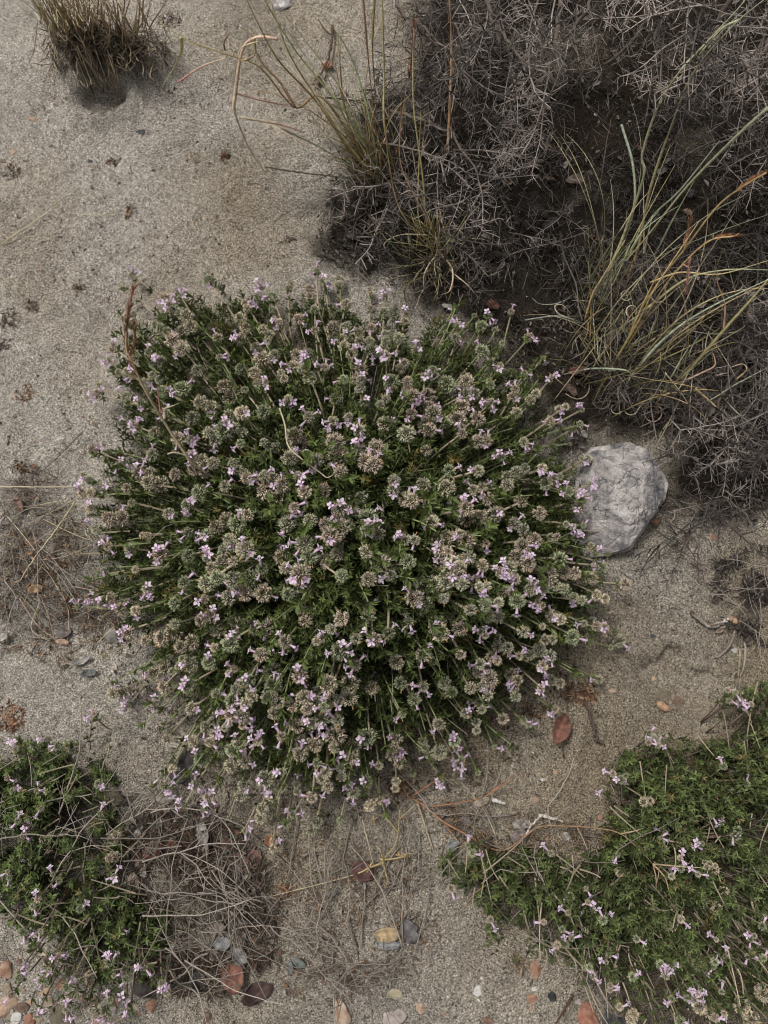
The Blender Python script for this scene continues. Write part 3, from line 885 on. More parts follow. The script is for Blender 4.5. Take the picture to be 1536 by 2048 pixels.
def limb(root, off, pts, ra, col=(.10, .08, .065)):
    p = np.array([G(*q) for q in pts])
    # resample with wobble
    t = np.linspace(0, len(p) - 1, 4 * len(p)); i = np.minimum(t.astype(int), len(p) - 2); f = (t - i)[:, None]
    q = p[i] * (1 - f) + p[i + 1] * f + rng.normal(0, .0018, (len(t), 3))
    mb = MB(); mb.tube(q + off, np.linspace(ra, ra * .5, len(q)), 7, col, np.array(col) * 1.5)
    link('limb', mb.mesh('limb', M_wood, True), root)

def shrub(label, base_px, limbs, explicit, fills):
    base = G(*base_px, 0)
    root = link('spiny_shrub', None, loc=base); off = -base
    tag(root, label, 'shrub', 'dead spiny shrubs')
    for pts, ra in limbs: limb(root, off, pts, ra)
    for e in explicit: place_branch(root, off, *e)
    for f in fills: fill_branches(root, off, *f)

shrub('dead grey spiny shrub hanging over the dark soil, top of frame right of the grass', (1120, 40),
      [([(1130, -60, .02), (1120, 40, .12), (1105, 110, .16), (1085, 160, .2)], .0042), ([(1300, 30, .1), (1260, 90, .13), (1210, 130, .15)], .003), ([(960, -40, .1), (985, 40, .12), (1020, 90, .13), (1060, 130, .14)], .0032), ([(1200, -50, .1), (1170, 30, .12), (1120, 90, .14)], .0028)],
      [((1090, 60, .2), (1000, 200, .2)), ((1100, 110, .22), (1088, 330, .2)), ((1088, 200, .21), (1088, 345, .18)), ((1030, 90, .2), (985, 240, .17)), ((1020, 130, .19), (1045, 230, .17)), ((1090, 215, .19), (1015, 300, .17)), ((1000, 20, .22), (940, 160, .2)), ((960, 20, .2), (900, 110, .18)), ((1180, 10, .2), (1200, 120, .17)), ((1090, 130, .2), (1070, 20, .24)), ((980, 90, .2), (985, 210, .16)), ((1110, 20, .22), (1160, 120, .2)), ((1080, 40, .24), (1040, 130, .21)), ((1090, 230, .16), (1150, 330, .1))],
      [([(860, -90), (1240, -90), (1220, 60), (1100, 110), (900, 110)], 30, (.05, .24), 95, .62)])
shrub('dead grey spiny shrub with pale antler-like twigs in the top right corner', (1420, 60),
      [([(1480, -50, .05), (1430, 60, .15), (1400, 120, .18)], .004), ([(1560, 60, .1), (1510, 120, .14), (1470, 190, .16)], .003), ([(1350, -50, .12), (1330, 30, .16), (1300, 90, .17)], .003)],
      [((1350, 20, .28), (1240, 50, .26)), ((1400, 50, .28), (1280, 110, .26)), ((1330, 60, .27), (1300, 210, .24)), ((1420, 40, .28), (1520, 60, .28)), ((1360, 100, .25), (1290, 150, .24)), ((1480, 90, .26), (1450, 220, .22)), ((1530, 60, .26), (1490, 240, .22)), ((1545, 200, .22), (1440, 210, .18)), ((1490, 130, .22), (1500, 300, .18)), ((1450, 10, .3), (1330, 20, .3)), ((1545, 120, .24), (1430, 180, .21)), ((1400, -20, .3), (1250, 60, .28)), ((1290, 20, .24), (1330, 130, .22))],
      [([(1230, -90), (1620, -90), (1620, 150), (1450, 100), (1260, 80)], 38, (.08, .30), 110, .6), ([(1450, 100), (1640, 100), (1640, 300), (1500, 260)], 9, (.06, .2), 120, .5)])
shrub('dark thorny dead shrub between pale sand and grass stalks, top centre', (850, 60),
      [([(780, -30, .03), (800, 20, .06), (850, 60, .07), (890, 95, .06)], .0030), ([(900, 90, .05), (860, 110, .06), (830, 130, .06)], .002)],
      [((830, 20, .06), (900, 90, .06), True), ((900, 100, .05), (820, 140, .05), True), ((790, 10, .06), (850, 80, .05), True), ((860, 120, .04), (890, 210, .04), True), ((650, 195, .01), (790, 220, .03), True)],
      [([(770, -60), (960, -60), (930, 130), (850, 200), (820, 60)], 13, (.02, .12), 70, .95)])
shrub('grey-white spiny branch spreading beside the grass tussock, upper centre', (850, 300),
      [([(780, 225, .03), (850, 240, .05), (900, 265, .05), (960, 350, .06)], .0028)],
      [((850, 240, .07), (850, 350, .07)), ((855, 310, .08), (930, 345, .08)), ((930, 345, .08), (1070, 380, .06)), ((955, 350, .08), (980, 470, .07)), ((925, 350, .07), (920, 460, .06)), ((1045, 225, .1), (1000, 320, .08)), ((1050, 240, .12), (1010, 290, .1)), ((880, 300, .06), (1020, 310, .05)), ((885, 460, .05), (980, 460, .06)), ((890, 480, .05), (980, 530, .05)), ((860, 350, .06), (800, 420, .05)), ((975, 350, .05), (1060, 300, .05)), ((1018, 465, .03), (1110, 470, .03)), ((1190, 410, .03), (1240, 250, .05), True), ((970, 340, .06), (1000, 400, .05))],
      [([(830, 240), (960, 300), (1000, 400), (960, 520), (860, 460), (790, 350)], 12, (.015, .07), 40, .6), ([(700, 280), (840, 280), (840, 430), (740, 430)], 12, (.01, .06), 60, .6)])
shrub('dark grey tangled dead shrub below the long green grass, right edge', (1480, 720),
      [([(1560, 620, .02), (1500, 700, .05), (1440, 800, .05), (1420, 900, .03)], .003)],
      [((1500, 840, .06), (1420, 930, .04)), ((1480, 860, .06), (1400, 960, .03)), ((1460, 870, .06), (1440, 990, .03)), ((1520, 900, .05), (1490, 1000, .03)), ((1420, 860, .06), (1380, 900, .05)), ((1480, 560, .1), (1540, 620, .1)), ((1440, 1000, .02), (1300, 1020, .01)), ((1536, 780, .06), (1500, 870, .05)), ((1100, 420, .03), (1210, 470, .03)), ((1150, 400, .03), (1120, 440, .03))],
      [([(1280, 720), (1560, 560), (1600, 800), (1560, 900), (1430, 900), (1330, 820)], 30, (.01, .09), 60, .75), ([(1120, 400), (1560, 400), (1560, 560), (1250, 560), (1060, 480)], 18, (.01, .07), 20, .8), ([(1480, 180), (1600, 180), (1600, 420), (1500, 420)], 6, (.01, .07), 80, .6)])
shrub('small spiny dead twig cluster on sand just right of the grey rock', (1400, 1030), [([(1340, 995, .02), (1400, 1015, .02), (1440, 1045, .01)], .0013)],
      [((1440, 1030, .01), (1300, 1022, .01)), ((1400, 1000, .02), (1450, 1060, .01), True), ((1450, 960, .03), (1400, 1040, .01), True), ((1340, 990, .02), (1440, 1050, .01), True)],
      [([(1390, 960), (1480, 960), (1480, 1030), (1400, 1030)], 7, (.005, .03), 60, .8)])

# ------------------------------------------------------------------ grasses
rng = np.random.default_rng(41)
def smooth_path(pts, n):
    """Catmull-Rom through pts"""
    p = np.asarray(pts, float); p = np.vstack([2 * p[0] - p[1], p, 2 * p[-1] - p[-2]])
    out = []; m = len(p) - 3
    for t in np.linspace(0, m - 1e-6, n):
        i = int(t); f = t - i
        a, b, c, d = p[i:i + 4]
        out.append(.5 * ((2 * b) + (-a + c) * f + (2 * a - 5 * b + 4 * c - d) * f * f + (-a + 3 * b - 3 * c + d) * f ** 3))
    return np.array(out)

ORG = [.50, .35, .17]; YEL = [.50, .44, .23]; GRN = [.24, .29, .13]; PGR = [.45, .49, .33]; PNK = [.60, .42, .32]; PAL = [.62, .53, .37]; DRK = [.085, .07, .05]; BRN = [.24, .15, .08]; OLV = [.26, .23, .09]; GRYG = [.38, .42, .33]

def blade(root, off, pts, wid, c1, c2=None, name='blade', n=None, flat=.6, label=None):
    p = np.array([G(*q) for q in pts]); q = smooth_path(p, n or 6 * len(pts)) if len(p) > 2 else np.linspace(p[0], p[1], 5)
    t = np.linspace(0, 1, len(q))
    mb = MB(); mb.tube(q + off, wid * 1.2 * (1 - .7 * t ** 2), 4, c1, c2 if c2 is not None else c1, flat=flat)
    o = link(name, mb.mesh(name, M_straw, True), root)
    if label: o['label'] = label
    return q

def seed_head(root, off, pts, col, wid=.0022, awn=.010, n=46, label=None):
    """bristly spike along pts"""
    p = np.array([G(*q) for q in pts]); q = smooth_path(p, n); d = norm(np.gradient(q, axis=0)); mb = MB()
    mb.tube(q + off, .0006, 3, np.array(col) * .8)
    for k in range(2):
        s = rng.uniform(.006, .009, n)
        dd = norm(d + rng.normal(0, .28, (n, 3)))
        mb.inst(LV, LF, q + off, frames(dd, rand_unit(n)), np.stack([np.full(n, wid * .7), s, np.full(n, wid * .7)], 1), np.array(col) * rng.uniform(.6, 1.4, (n, 1)))
    for i in range(0, n, 2):
        dd = norm(d[i] + rng.normal(0, .3, 3)); mb.tube([q[i] + off, q[i] + off + dd * awn * rng.uniform(.6, 1.3)], [.0002, .00008], 3, np.array(col) * 1.2, cap=False)
    o = link('seed_head', mb.mesh('seed_head', M_straw), root)
    if label: o['label'] = label

def grass(label, base_px, group='grass clumps'):
    b = G(*base_px, 0); r = link('grass_clump', None, loc=b); tag(r, label, 'grass clump', group)
    return r, -b

def random_blades(root, off, base, spread, n, ang, asd, ln, hz, cols, wid=(.0006, .0011), curl=0.0, name='blade'):
    for _ in range(n):
        bx, by = base[0] + np.clip(rng.normal(), -1.9, 1.9) * spread[0], base[1] + np.clip(rng.normal(), -1.9, 1.9) * spread[1]
        a = math.radians(rng.normal(ang, asd)); L = rng.uniform(*ln); h = rng.uniform(*hz)
        pts = []; c = rng.normal(0, curl); x, y = bx, by
        m = 6
        for i in range(m):
            t = i / (m - 1)
            pts.append((x, y, .003 + h * math.sin(min(1, t * 1.15) * PI / 2)))
            a += c / m + rng.normal(0, .06 + curl * .12)
            x += math.cos(a) * L / m; y += math.sin(a) * L / m
        c1 = np.array(cols[int(rng.integers(len(cols)))]) * rng.uniform(.75, 1.2)
        c2 = np.array(cols[int(rng.integers(len(cols)))]) * rng.uniform(.85, 1.3)
        blade(root, off, pts, rng.uniform(*wid), c1, c2, name, 12)

# top-left dry tussock
r1, o1 = grass('dense dry wiry grass tussock, brown and curling, top left corner', (215, 110))
random_blades(r1, o1, (195, 70), (60, 17), 130, -98, 26, (60, 170), (.05, .15), [[.48, .37, .24], PAL, [.40, .28, .17], [.36, .28, .19]], (.0006, .001))
random_blades(r1, o1, (140, 60), (24, 16), 45, -122, 14, (120, 220), (.08, .17), [YEL, OLV, [.36, .29, .17], PAL], (.0006, .0012))
random_blades(r1, o1, (212, 92), (60, 22), 380, 85, 80, (25, 60), (.01, .055), [[.20, .16, .12], [.32, .25, .18], [.45, .36, .25], [.54, .44, .3], DRK], (.0006, .001), .9)
blade(r1, o1, [(130, 70, .03), (180, 130, .06), (225, 195, .01)], .0006, YEL, PAL)
blade(r1, o1, [(75, 40, .12), (68, 100, .06), (54, 135, .004)], .0007, PAL, BRN)

# centre tussock (left base)
r2, o2 = grass('tall green and orange grass tussock leaning up past the pale sand, top centre', (760, 370))
C = [
    ([(765, 375, .0), (700, 300, .07), (630, 200, .14), (560, 125, .2), (520, 55, .24), (480, -30, .28)], .0015, OLV, ORG),
    ([(770, 375, .0), (705, 300, .06), (640, 205, .13), (585, 120, .19), (555, 45, .23), (535, -20, .26)], .0014, ORG, YEL),
    ([(765, 370, .0), (715, 260, .09), (650, 175, .14), (590, 100, .18), (535, 10, .23), (520, -30, .25)], .0012, GRN, GRN),
    ([(775, 380, .0), (720, 290, .05), (680, 210, .08), (610, 110, .12), (560, 40, .17)], .0010, YEL, PGR),
    ([(765, 380, .0), (650, 200, .1), (590, 215, .12), (520, 135, .17), (450, 108, .19), (395, 88, .2), (360, 72, .2), (318, 42, .2)], .0012, BRN, OLV),
    ([(362, 75, .2), (362, 105, .17), (345, 140, .13), (325, 172, .09)], .0016, YEL, PGR),
    ([(555, 78, .22), (515, 75, .22), (485, 100, .2), (471, 185, .16), (470, 225, .14), (500, 300, .09), (532, 347, .06)], .0019, PNK, PAL),
    ([(510, 75, .22), (508, 110, .2), (480, 120, .2), (484, 95, .21), (535, 78, .22)], .0011, ORG, PAL),
    ([(468, 186, .16), (520, 200, .14), (560, 208, .12), (590, 215, .11)], .0012, PNK, [.42, .2, .17]),
    ([(480, 235, .13), (540, 245, .11), (570, 252, .1), (605, 263, .09)], .0014, PAL, [.42, .19, .16]),
    ([(565, 258, .06), (650, 300, .05), (710, 340, .03), (750, 372, .005)], .0010, DRK, GRN),
    ([(530, 334, .04), (600, 345, .03), (700, 358, .02), (755, 380, .004)], .0009, DRK, DRK),
    ([(355, 165, .09), (400, 135, .12), (450, 116, .16)], .0013, [.42, .19, .16], PAL),
    ([(750, -20, .24), (745, 90, .2), (752, 200, .12), (770, 370, .0)], .0009, OLV, BRN),
    ([(725, -20, .22), (735, 100, .16), (745, 200, .1), (765, 370, .0)], .0009, [.38, .22, .15], BRN),
    ([(760, 375, .0), (742, 250, .08), (700, 110, .14), (630, 10, .2)], .0010, GRN, GRN),
    ([(760, 375, .0), (700, 210, .08), (640, 120, .13), (540, -10, .2)], .0008, GRN, OLV),
    ([(590, 215, .12), (560, 165, .14), (520, 120, .17), (500, 60, .2)], .0014, [.2, .1, .07], ORG),
    ([(765, 370, .0), (720, 300, .03), (690, 220, .06), (680, 130, .1), (675, 60, .12)], .0010, BRN, OLV),
    ([(800, 380, .0), (770, 260, .09), (768, 150, .13), (765, 10, .2), (762, -30, .22)], .0010, OLV, YEL),
]
for pts, wd, c1, c2 in C: blade(r2, o2, pts, wd * 1.4, np.array(c1) * 1.3, np.array(c2) * 1.4)
blade(r2, o2, [(450, 100, .19), (448, 85, .2), (458, 68, .21)], .0016, BRN, BRN, 'seed_husk')
random_blades(r2, o2, (755, 350), (30, 30), 60, -118, 26, (60, 190), (.03, .10), [OLV, GRN, YEL, BRN, [.16, .12, .09]], (.0005, .001))
random_blades(r2, o2, (735, 400), (38, 40), 110, 100, 80, (20, 70), (.006, .035), [DRK, [.16, .13, .11], [.26, .22, .18]], (.0005, .0009), .7)

def long_blades(root, off, base, spread, n, ang, asd, ln, hz, cols, wid):
    for _ in range(n):
        bx, by = base[0] + rng.normal(0, spread[0]), base[1] + rng.normal(0, spread[1])
        a = math.radians(rng.normal(ang, asd)); L = rng.uniform(*ln); h = rng.uniform(*hz); c = rng.normal(0, .6); pts = []; x, y = bx, by
        for i in range(9):
            t = i / 8; pts.append((x, y, .002 + h * math.sin(min(1, t * 1.25) * PI / 2) - .05 * max(0, t - .75)))
            a += c / 9 * (1 + t) + rng.normal(0, .02); x += math.cos(a) * L / 9; y += math.sin(a) * L / 9
        blade(root, off, pts, rng.uniform(*wid), np.array(cols[int(rng.integers(len(cols)))]) * rng.uniform(.7, 1), np.array(cols[int(rng.integers(len(cols)))]) * rng.uniform(.9, 1.2), n=20)
long_blades(r2, o2, (762, 365), (16, 14), 26, -112, 15, (200, 430), (.08, .24), [[.58, .44, .24], ORG, GRN, PAL, BRN], (.0005, .0010))

# second centre tussock
r3, o3 = grass('thin orange and green grass clump with curling dry blades above the bush', (875, 500))
C = [
    ([(872, 500, .0), (855, 455, .04), (845, 350, .1), (828, 220, .16), (826, 120, .2), (828, 55, .23)], .0010, OLV, YEL),
    ([(872, 505, .0), (843, 480, .02), (798, 415, .06), (778, 325, .1), (768, 225, .14)], .0010, ORG, BRN),
    ([(895, 310, .04), (903, 120, .12), (899, 0, .18), (899, -30, .19)], .0013, [.36, .22, .12], ORG),
    ([(880, 500, .0), (850, 430, .05), (805, 340, .09), (800, 270, .12), (812, 180, .15)], .0008, [.4, .22, .15], BRN),
    ([(870, 500, .0), (838, 440, .04), (838, 330, .08), (842, 220, .12)], .0008, YEL, OLV),
    ([(895, 530, .0), (905, 545, .03), (935, 570, .03), (960, 600, .01)], .0008, PAL, PAL),
    ([(880, 500, .01), (850, 545, .04), (848, 590, .02)], .0008, PAL, PAL),
    ([(880, 505, .01), (905, 540, .04), (900, 580, .03), (880, 590, .01)], .0009, PNK, PAL),
    ([(855, 470, .02), (800, 470, .04), (768, 490, .03), (790, 520, .02)], .0008, PAL, [.2, .17, .13]),
]
for pts, wd, c1, c2 in C: blade(r3, o3, pts, wd * 1.3, np.array(c1) * 1.3, np.array(c2) * 1.35)
seed_head(r3, o3, [(818, 160, .16), (824, 110, .19), (828, 45, .22)], [.30, .14, .10], label='reddish bristly seed head')
random_blades(r3, o3, (865, 490), (22, 22), 50, -110, 30, (40, 120), (.02, .07), [OLV, GRN, ORG, YEL], (.0005, .001))
random_blades(r3, o3, (870, 515), (32, 26), 70, 90, 60, (40, 110), (.01, .05), [PAL, [.25, .2, .15], OLV, DRK], (.0005, .0009), 1.6)

# right clumps
r4, o4 = grass('long green grass blades fanning up to the top right corner over dark soil', (1215, 570))
C = [
    ([(1205, 600, .0), (1213, 555, .03), (1248, 470, .08), (1288, 350, .15), (1284, 312, .17), (1313, 220, .22), (1358, 145, .27), (1413, 85, .3), (1478, 15, .34), (1510, -30, .36)], .0015, YEL, PGR),
    ([(1288, 560, .01), (1288, 470, .05), (1286, 320, .12)], .0010, PAL, PAL),
    ([(1240, 600, .0), (1275, 500, .06), (1300, 380, .12), (1338, 265, .18), (1388, 145, .26), (1468, 50, .32), (1540, -10, .36)], .0014, ORG, PGR),
    ([(1243, 250, .08), (1266, 330, .08), (1268, 415, .07), (1240, 490, .04), (1213, 560, .01)], .0014, GRYG, GRN),
    ([(1536, 215, .26), (1455, 290, .21), (1368, 380, .15), (1288, 480, .08), (1218, 560, .01)], .0013, PGR, YEL),
    ([(1233, 555, .01), (1300, 440, .07), (1360, 380, .1), (1440, 280, .12)], .0011, GRN, GRYG),
    ([(1305, 520, .02), (1345, 440, .07), (1395, 350, .11)], .0013, GRYG, GRN),
    ([(1285, 560, .01), (1290, 500, .04), (1305, 430, .08)], .0012, GRN, PAL),
    ([(1195, 620, .0), (1230, 560, .05), (1270, 470, .1), (1350, 330, .16)], .0009, YEL, YEL),
    ([(1478, 40, .32), (1440, 60, .31), (1398, 110, .29)], .0012, PGR, YEL),
]
for pts, wd, c1, c2 in C: blade(r4, o4, pts, wd * 1.35, np.array(c1) * 1.15, np.array(c2) * 1.3)
random_blades(r4, o4, (1200, 620), (22, 45), 34, -72, 30, (60, 170), (.02, .08), [OLV, [.3, .26, .15], BRN, GRN], (.0005, .001))
random_blades(r4, o4, (1210, 640), (35, 40), 55, 60, 110, (40, 110), (.01, .05), [PAL, [.25, .21, .15], GRYG, DRK], (.0005, .0009), 1.8)
blade(r4, o4, [(1050, 640, .02), (1110, 632, .04), (1150, 640, .04), (1180, 655, .01)], .0011, GRYG, GRYG)
blade(r4, o4, [(1150, 640, .03), (1118, 628, .04), (1110, 612, .04), (1125, 610, .04), (1143, 628, .03)], .0009, PAL, PAL)

r5, o5 = grass('straw coloured grass with orange seed heads leaning off the right edge', (1300, 760))
C = [
    ([(1533, 345, .2), (1483, 375, .18), (1433, 415, .16), (1368, 500, .12), (1313, 570, .08), (1260, 660, .04), (1215, 760, .0)], .0011, ORG, OLV),
    ([(1468, 472, .15), (1413, 485, .14), (1343, 555, .1), (1280, 650, .05), (1192, 794, .0)], .0010, ORG, BRN),
    ([(1192, 794, .0), (1235, 715, .04), (1279, 640, .09), (1314, 570, .13), (1400, 440, .17)], .0013, OLV, ORG),
    ([(1237, 804, .0), (1272, 741, .04), (1335, 672, .09), (1412, 619, .13), (1540, 557, .19)], .0016, GRYG, PGR),
    ([(1325, 800, .0), (1384, 734, .06), (1447, 661, .11), (1506, 595, .16), (1560, 530, .2)], .0021, OLV, YEL),
    ([(1447, 661, .11), (1450, 610, .13), (1435, 565, .15), (1436, 540, .16)], .0011, [.4, .26, .16], [.4, .26, .16]),
    ([(1366, 811, .01), (1419, 800, .04), (1471, 769, .08), (1545, 730, .12)], .0012, PAL, GRYG),
    ([(1391, 776, .06), (1447, 832, .05), (1506, 937, .01)], .0011, ORG, PAL),
    ([(1330, 745, .08), (1365, 790, .06), (1398, 845, .02)], .0009, PAL, PAL),
    ([(1320, 800, .03), (1350, 740, .08), (1380, 690, .1)], .0014, GRN, GRYG),
    ([(1360, 765, .05), (1405, 745, .07), (1430, 730, .08), (1425, 705, .08), (1418, 700, .08)], .0010, PNK, BRN),
    ([(1471, 760, .07), (1493, 740, .08), (1485, 728, .08), (1460, 735, .08)], .0008, ORG, PAL),
    ([(1150, 750, .0), (1175, 738, .03), (1230, 738, .05), (1260, 745, .05), (1256, 765, .04), (1235, 805, .0)], .0014, GRYG, PGR),
    ([(1300, 565, .1), (1360, 545, .12), (1440, 548, .14), (1540, 520, .18)], .0011, ORG, YEL),
    ([(1290, 620, .06), (1370, 560, .1), (1450, 540, .14), (1545, 540, .17)], .0015, YEL, PGR),
    ([(1225, 730, .02), (1250, 690, .05), (1290, 600, .1), (1320, 540, .13)], .0012, ORG, ORG),
    ([(1170, 640, .03), (1185, 590, .06), (1205, 555, .08), (1250, 480, .12)], .0013, ORG, YEL),
    ([(1180, 700, .0), (1182, 600, .05), (1175, 555, .07)], .0010, ORG, OLV),
]
for pts, wd, c1, c2 in C: blade(r5, o5, pts, wd * 1.15, np.array(c1) * 1.15, np.array(c2) * 1.2)
seed_head(r5, o5, [(1470, 383, .17), (1500, 360, .18), (1540, 340, .2)], [.42, .20, .10], label='orange bristly seed head at the frame edge')
seed_head(r5, o5, [(1425, 478, .14), (1445, 472, .14), (1472, 472, .15)], [.42, .20, .10], n=24)
seed_head(r5, o5, [(1368, 500, .13), (1374, 470, .14), (1382, 432, .16)], [.38, .21, .13], n=30)
seed_head(r5, o5, [(1372, 590, .13), (1375, 560, .14), (1378, 525, .15)], [.34, .20, .15], n=24)
long_blades(r5, o5, (1240, 770), (60, 40), 26, -48, 26, (130, 440), (.06, .2), [[.56, .42, .24], [.60, .48, .29], PAL, ORG, OLV], (.0005, .0011))
long_blades(r4, o4, (1200, 620), (24, 34), 12, -66, 16, (180, 460), (.08, .28), [YEL, PGR, [.5, .4, .25], PAL], (.0005, .0011))
long_blades(r5, o5, (1420, 700), (50, 60), 16, 125, 40, (90, 220), (.03, .1), [PAL, GRYG, [.3, .25, .18]], (.0005, .0009))
# spiral curls
def curl_blade(root, off, cx, cy, r0, turns, h, a0, col, tail=None, grow=.4):
    pts = []
    n = int(10 * turns)
    for i in range(n + 1):
        t = i / n; a = a0 + 2 * PI * turns * t; rr = r0 * (1 - grow + grow * (1 - t))
        pts.append((cx + rr * math.cos(a), cy + rr * math.sin(a), h - .012 * t))
    if tail: pts = [tail] + pts
    blade(root, off, pts, .0007, np.array(col) * .85, np.array(col), n=len(pts) * 4)
curl_blade(r5, o5, 1305, 826, 20, 1.25, .035, -1.2, PNK, (1335, 778, .04))
curl_blade(r5, o5, 1260, 815, 17, .6, .03, .2, PAL, (1290, 800, .03))
curl_blade(r5, o5, 1232, 815, 14, .55, .03, .6, PAL)
curl_blade(r5, o5, 1315, 590, 17, .7, .09, 0, PAL, (1330, 570, .1))
curl_blade(r5, o5, 1252, 590, 12, .9, .07, .5, PAL)
curl_blade(r5, o5, 1200, 800, 22, .5, .03, .0, [.3, .26, .2])
curl_blade(r5, o5, 1265, 622, 14, .8, .07, 2, PAL)
random_blades(r5, o5, (1270, 720), (60, 45), 110, -60, 40, (50, 150), (.015, .08), [OLV, YEL, [.22, .18, .13], GRYG, DRK], (.0005, .0009), .5)
random_blades(r5, o5, (1330, 740), (80, 50), 110, 80, 110, (40, 110), (.01, .05), [[.28, .24, .18], [.15, .125, .10], DRK, PAL], (.0005, .0008), 1.5)

# dry stalk standing in the flowering bush, and its neighbour
b6 = P(400, 935, .1)
r6 = link('dry_grass_stalk', None, loc=b6); tag(r6, 'dry tan grass stalk with bristly brown seed head rising through left side of the bush', 'grass stalk'); o6 = -b6
blade(r6, o6, [(470, 975, .12), (395, 935, .17), (352, 880, .2), (325, 838, .22), (290, 780, .25), (262, 720, .27), (252, 690, .28), (258, 620, .3), (270, 570, .31)], .0014, PAL, ORG, 'stem')
seed_head(r6, o6, [(288, 775, .25), (262, 722, .27), (252, 680, .28), (256, 630, .3), (268, 575, .31)], [.34, .19, .12], .0028, .012, 70)
seed_head(r6, o6, [(258, 715, .27), (268, 690, .28), (270, 650, .29)], [.34, .19, .12], .0026, .012, 24)
blade(r6, o6, [(328, 838, .22), (330, 818, .22), (345, 812, .22), (358, 806, .21)], .0012, PAL, PAL)
blade(r6, o6, [(335, 908, .2), (350, 905, .2), (378, 915, .19), (382, 930, .18), (395, 950, .17)], .0010, PAL, PAL)
blade(r6, o6, [(322, 838, .22), (318, 800, .22), (314, 770, .22)], .0010, [.3, .13, .1], [.2, .1, .08])
b7 = P(580, 880, .2)
r7 = link('dry_grass_strand', None, loc=b7); tag(r7, 'thin pale looping dry blade lying across the middle of the bush', 'grass strand'); o7 = -b7
blade(r7, o7, [(559, 816, .25), (570, 850, .25), (576, 890, .25), (600, 915, .25), (640, 945, .24), (655, 955, .24), (668, 945, .24), (662, 925, .23)], .0008, PAL, PAL, 'stem')
blade(r7, o7, [(602, 905, .24), (615, 900, .24), (635, 915, .23), (650, 930, .22)], .0008, PGR, PGR)

# ------------------------------------------------------------------ trailing stems
b8 = G(810, 1590, 0); r8 = link('trailing_stem', None, loc=b8); tag(r8, 'long orange-brown branching runner stem on sand between the bush and lower right mat', 'dry plant'); o8 = -b8
RO = [.46, .24, .14]; RO2 = [.42, .30, .18]
for pts, wd, c1, c2, nm in [
    ([(815, 1592, .01), (850, 1612, .015), (885, 1642, .02), (935, 1670, .022), (985, 1698, .012), (1015, 1698, .008), (1048, 1675, .02), (1078, 1654, .025), (1130, 1652, .03), (1190, 1656, .04), (1238, 1666, .05), (1275, 1695, .06), (1306, 1728, .06)], .0012, RO, RO2, 'stem'),
    ([(1306, 1728, .06), (1330, 1755, .06), (1340, 1790, .055), (1345, 1805, .05)], .0009, RO2, YEL, 'side_stem'),
    ([(1306, 1728, .06), (1312, 1755, .06), (1312, 1782, .055)], .0008, RO2, YEL, 'side_stem'),
    ([(1306, 1728, .06), (1360, 1733, .07), (1410, 1736, .07)], .0009, RO2, PAL, 'side_stem'),
    ([(1240, 1668, .05), (1270, 1662, .055), (1290, 1655, .05)], .0008, RO2, PAL, 'side_stem'),
    ([(1155, 1656, .03), (1165, 1675, .025), (1175, 1700, .02)], .0008, RO2, PAL, 'side_stem'),
    ([(862, 1613, .015), (920, 1605, .02), (975, 1590, .02), (1040, 1545, .02)], .0008, RO, RO, 'side_stem'),
    ([(825, 1592, .01), (850, 1575, .02), (880, 1555, .02), (890, 1545, .02)], .0008, RO, RO, 'side_stem'),
    ([(975, 1590, .02), (1000, 1570, .02), (1015, 1560, .01)], .0007, RO, RO, 'side_stem'),
    ([(835, 1605, .01), (850, 1650, .01), (868, 1705, .004)], .0010, RO2, PAL, 'side_stem'),
    ([(885, 1642, .02), (905, 1668, .01), (925, 1695, .004)], .0009, RO, PAL, 'side_stem')]:
    blade(r8, o8, pts, wd, c1, c2, nm, flat=.9)
for q in [(1410, 1725, .07), (1430, 1732, .065), (1348, 1808, .05)]:
    hd = link('seed_husk', HEADS[4], r8); hd.location = G(*q) + o8; hd.scale = (.45, .45, .45); hd.rotation_euler = rng.random(3) * 3

b9 = G(820, 1700, 0); r9 = link('dry_weed', None, loc=b9); tag(r9, 'small yellow straw-like dried weed with pale husks below the bush', 'dry plant'); o9 = -b9
YW = [.44, .33, .13]
for pts, wd in [([(770, 1780, .004), (775, 1760, .01), (768, 1722, .012), (790, 1690, .015), (797, 1660, .02), (800, 1620, .02), (812, 1600, .01)], .0010), ([(768, 1725, .01), (740, 1735, .01), (700, 1752, .01), (545, 1792, .004)], .0010), ([(797, 1665, .02), (770, 1635, .02), (740, 1625, .015)], .0009), ([(797, 1640, .02), (830, 1610, .02)], .0007), ([(768, 1722, .012), (760, 1700, .02), (750, 1690, .02)], .0009), ([(768, 1720, .012), (800, 1715, .015), (815, 1705, .01)], .0009), ([(760, 1755, .01), (757, 1775, .005)], .0007)]:
    blade(r9, o9, pts, wd, YW, PAL, 'stem')
for q in [(768, 1722), (740, 1736), (800, 1712), (812, 1710), (745, 1640)]:
    mb = MB(); m = 10; dd = rand_unit(m)
    mb.inst(LV, LF, np.zeros((m, 3)), frames(dd, rand_unit(m)), np.tile([.0022, .007, .0022], (m, 1)), np.tile([.50, .38, .2], (m, 1)) * rng.uniform(.7, 1.2, (m, 1)))
    o = link('husk', mb.mesh('husk', M_straw), r9); o.location = G(*q, .012) + o9

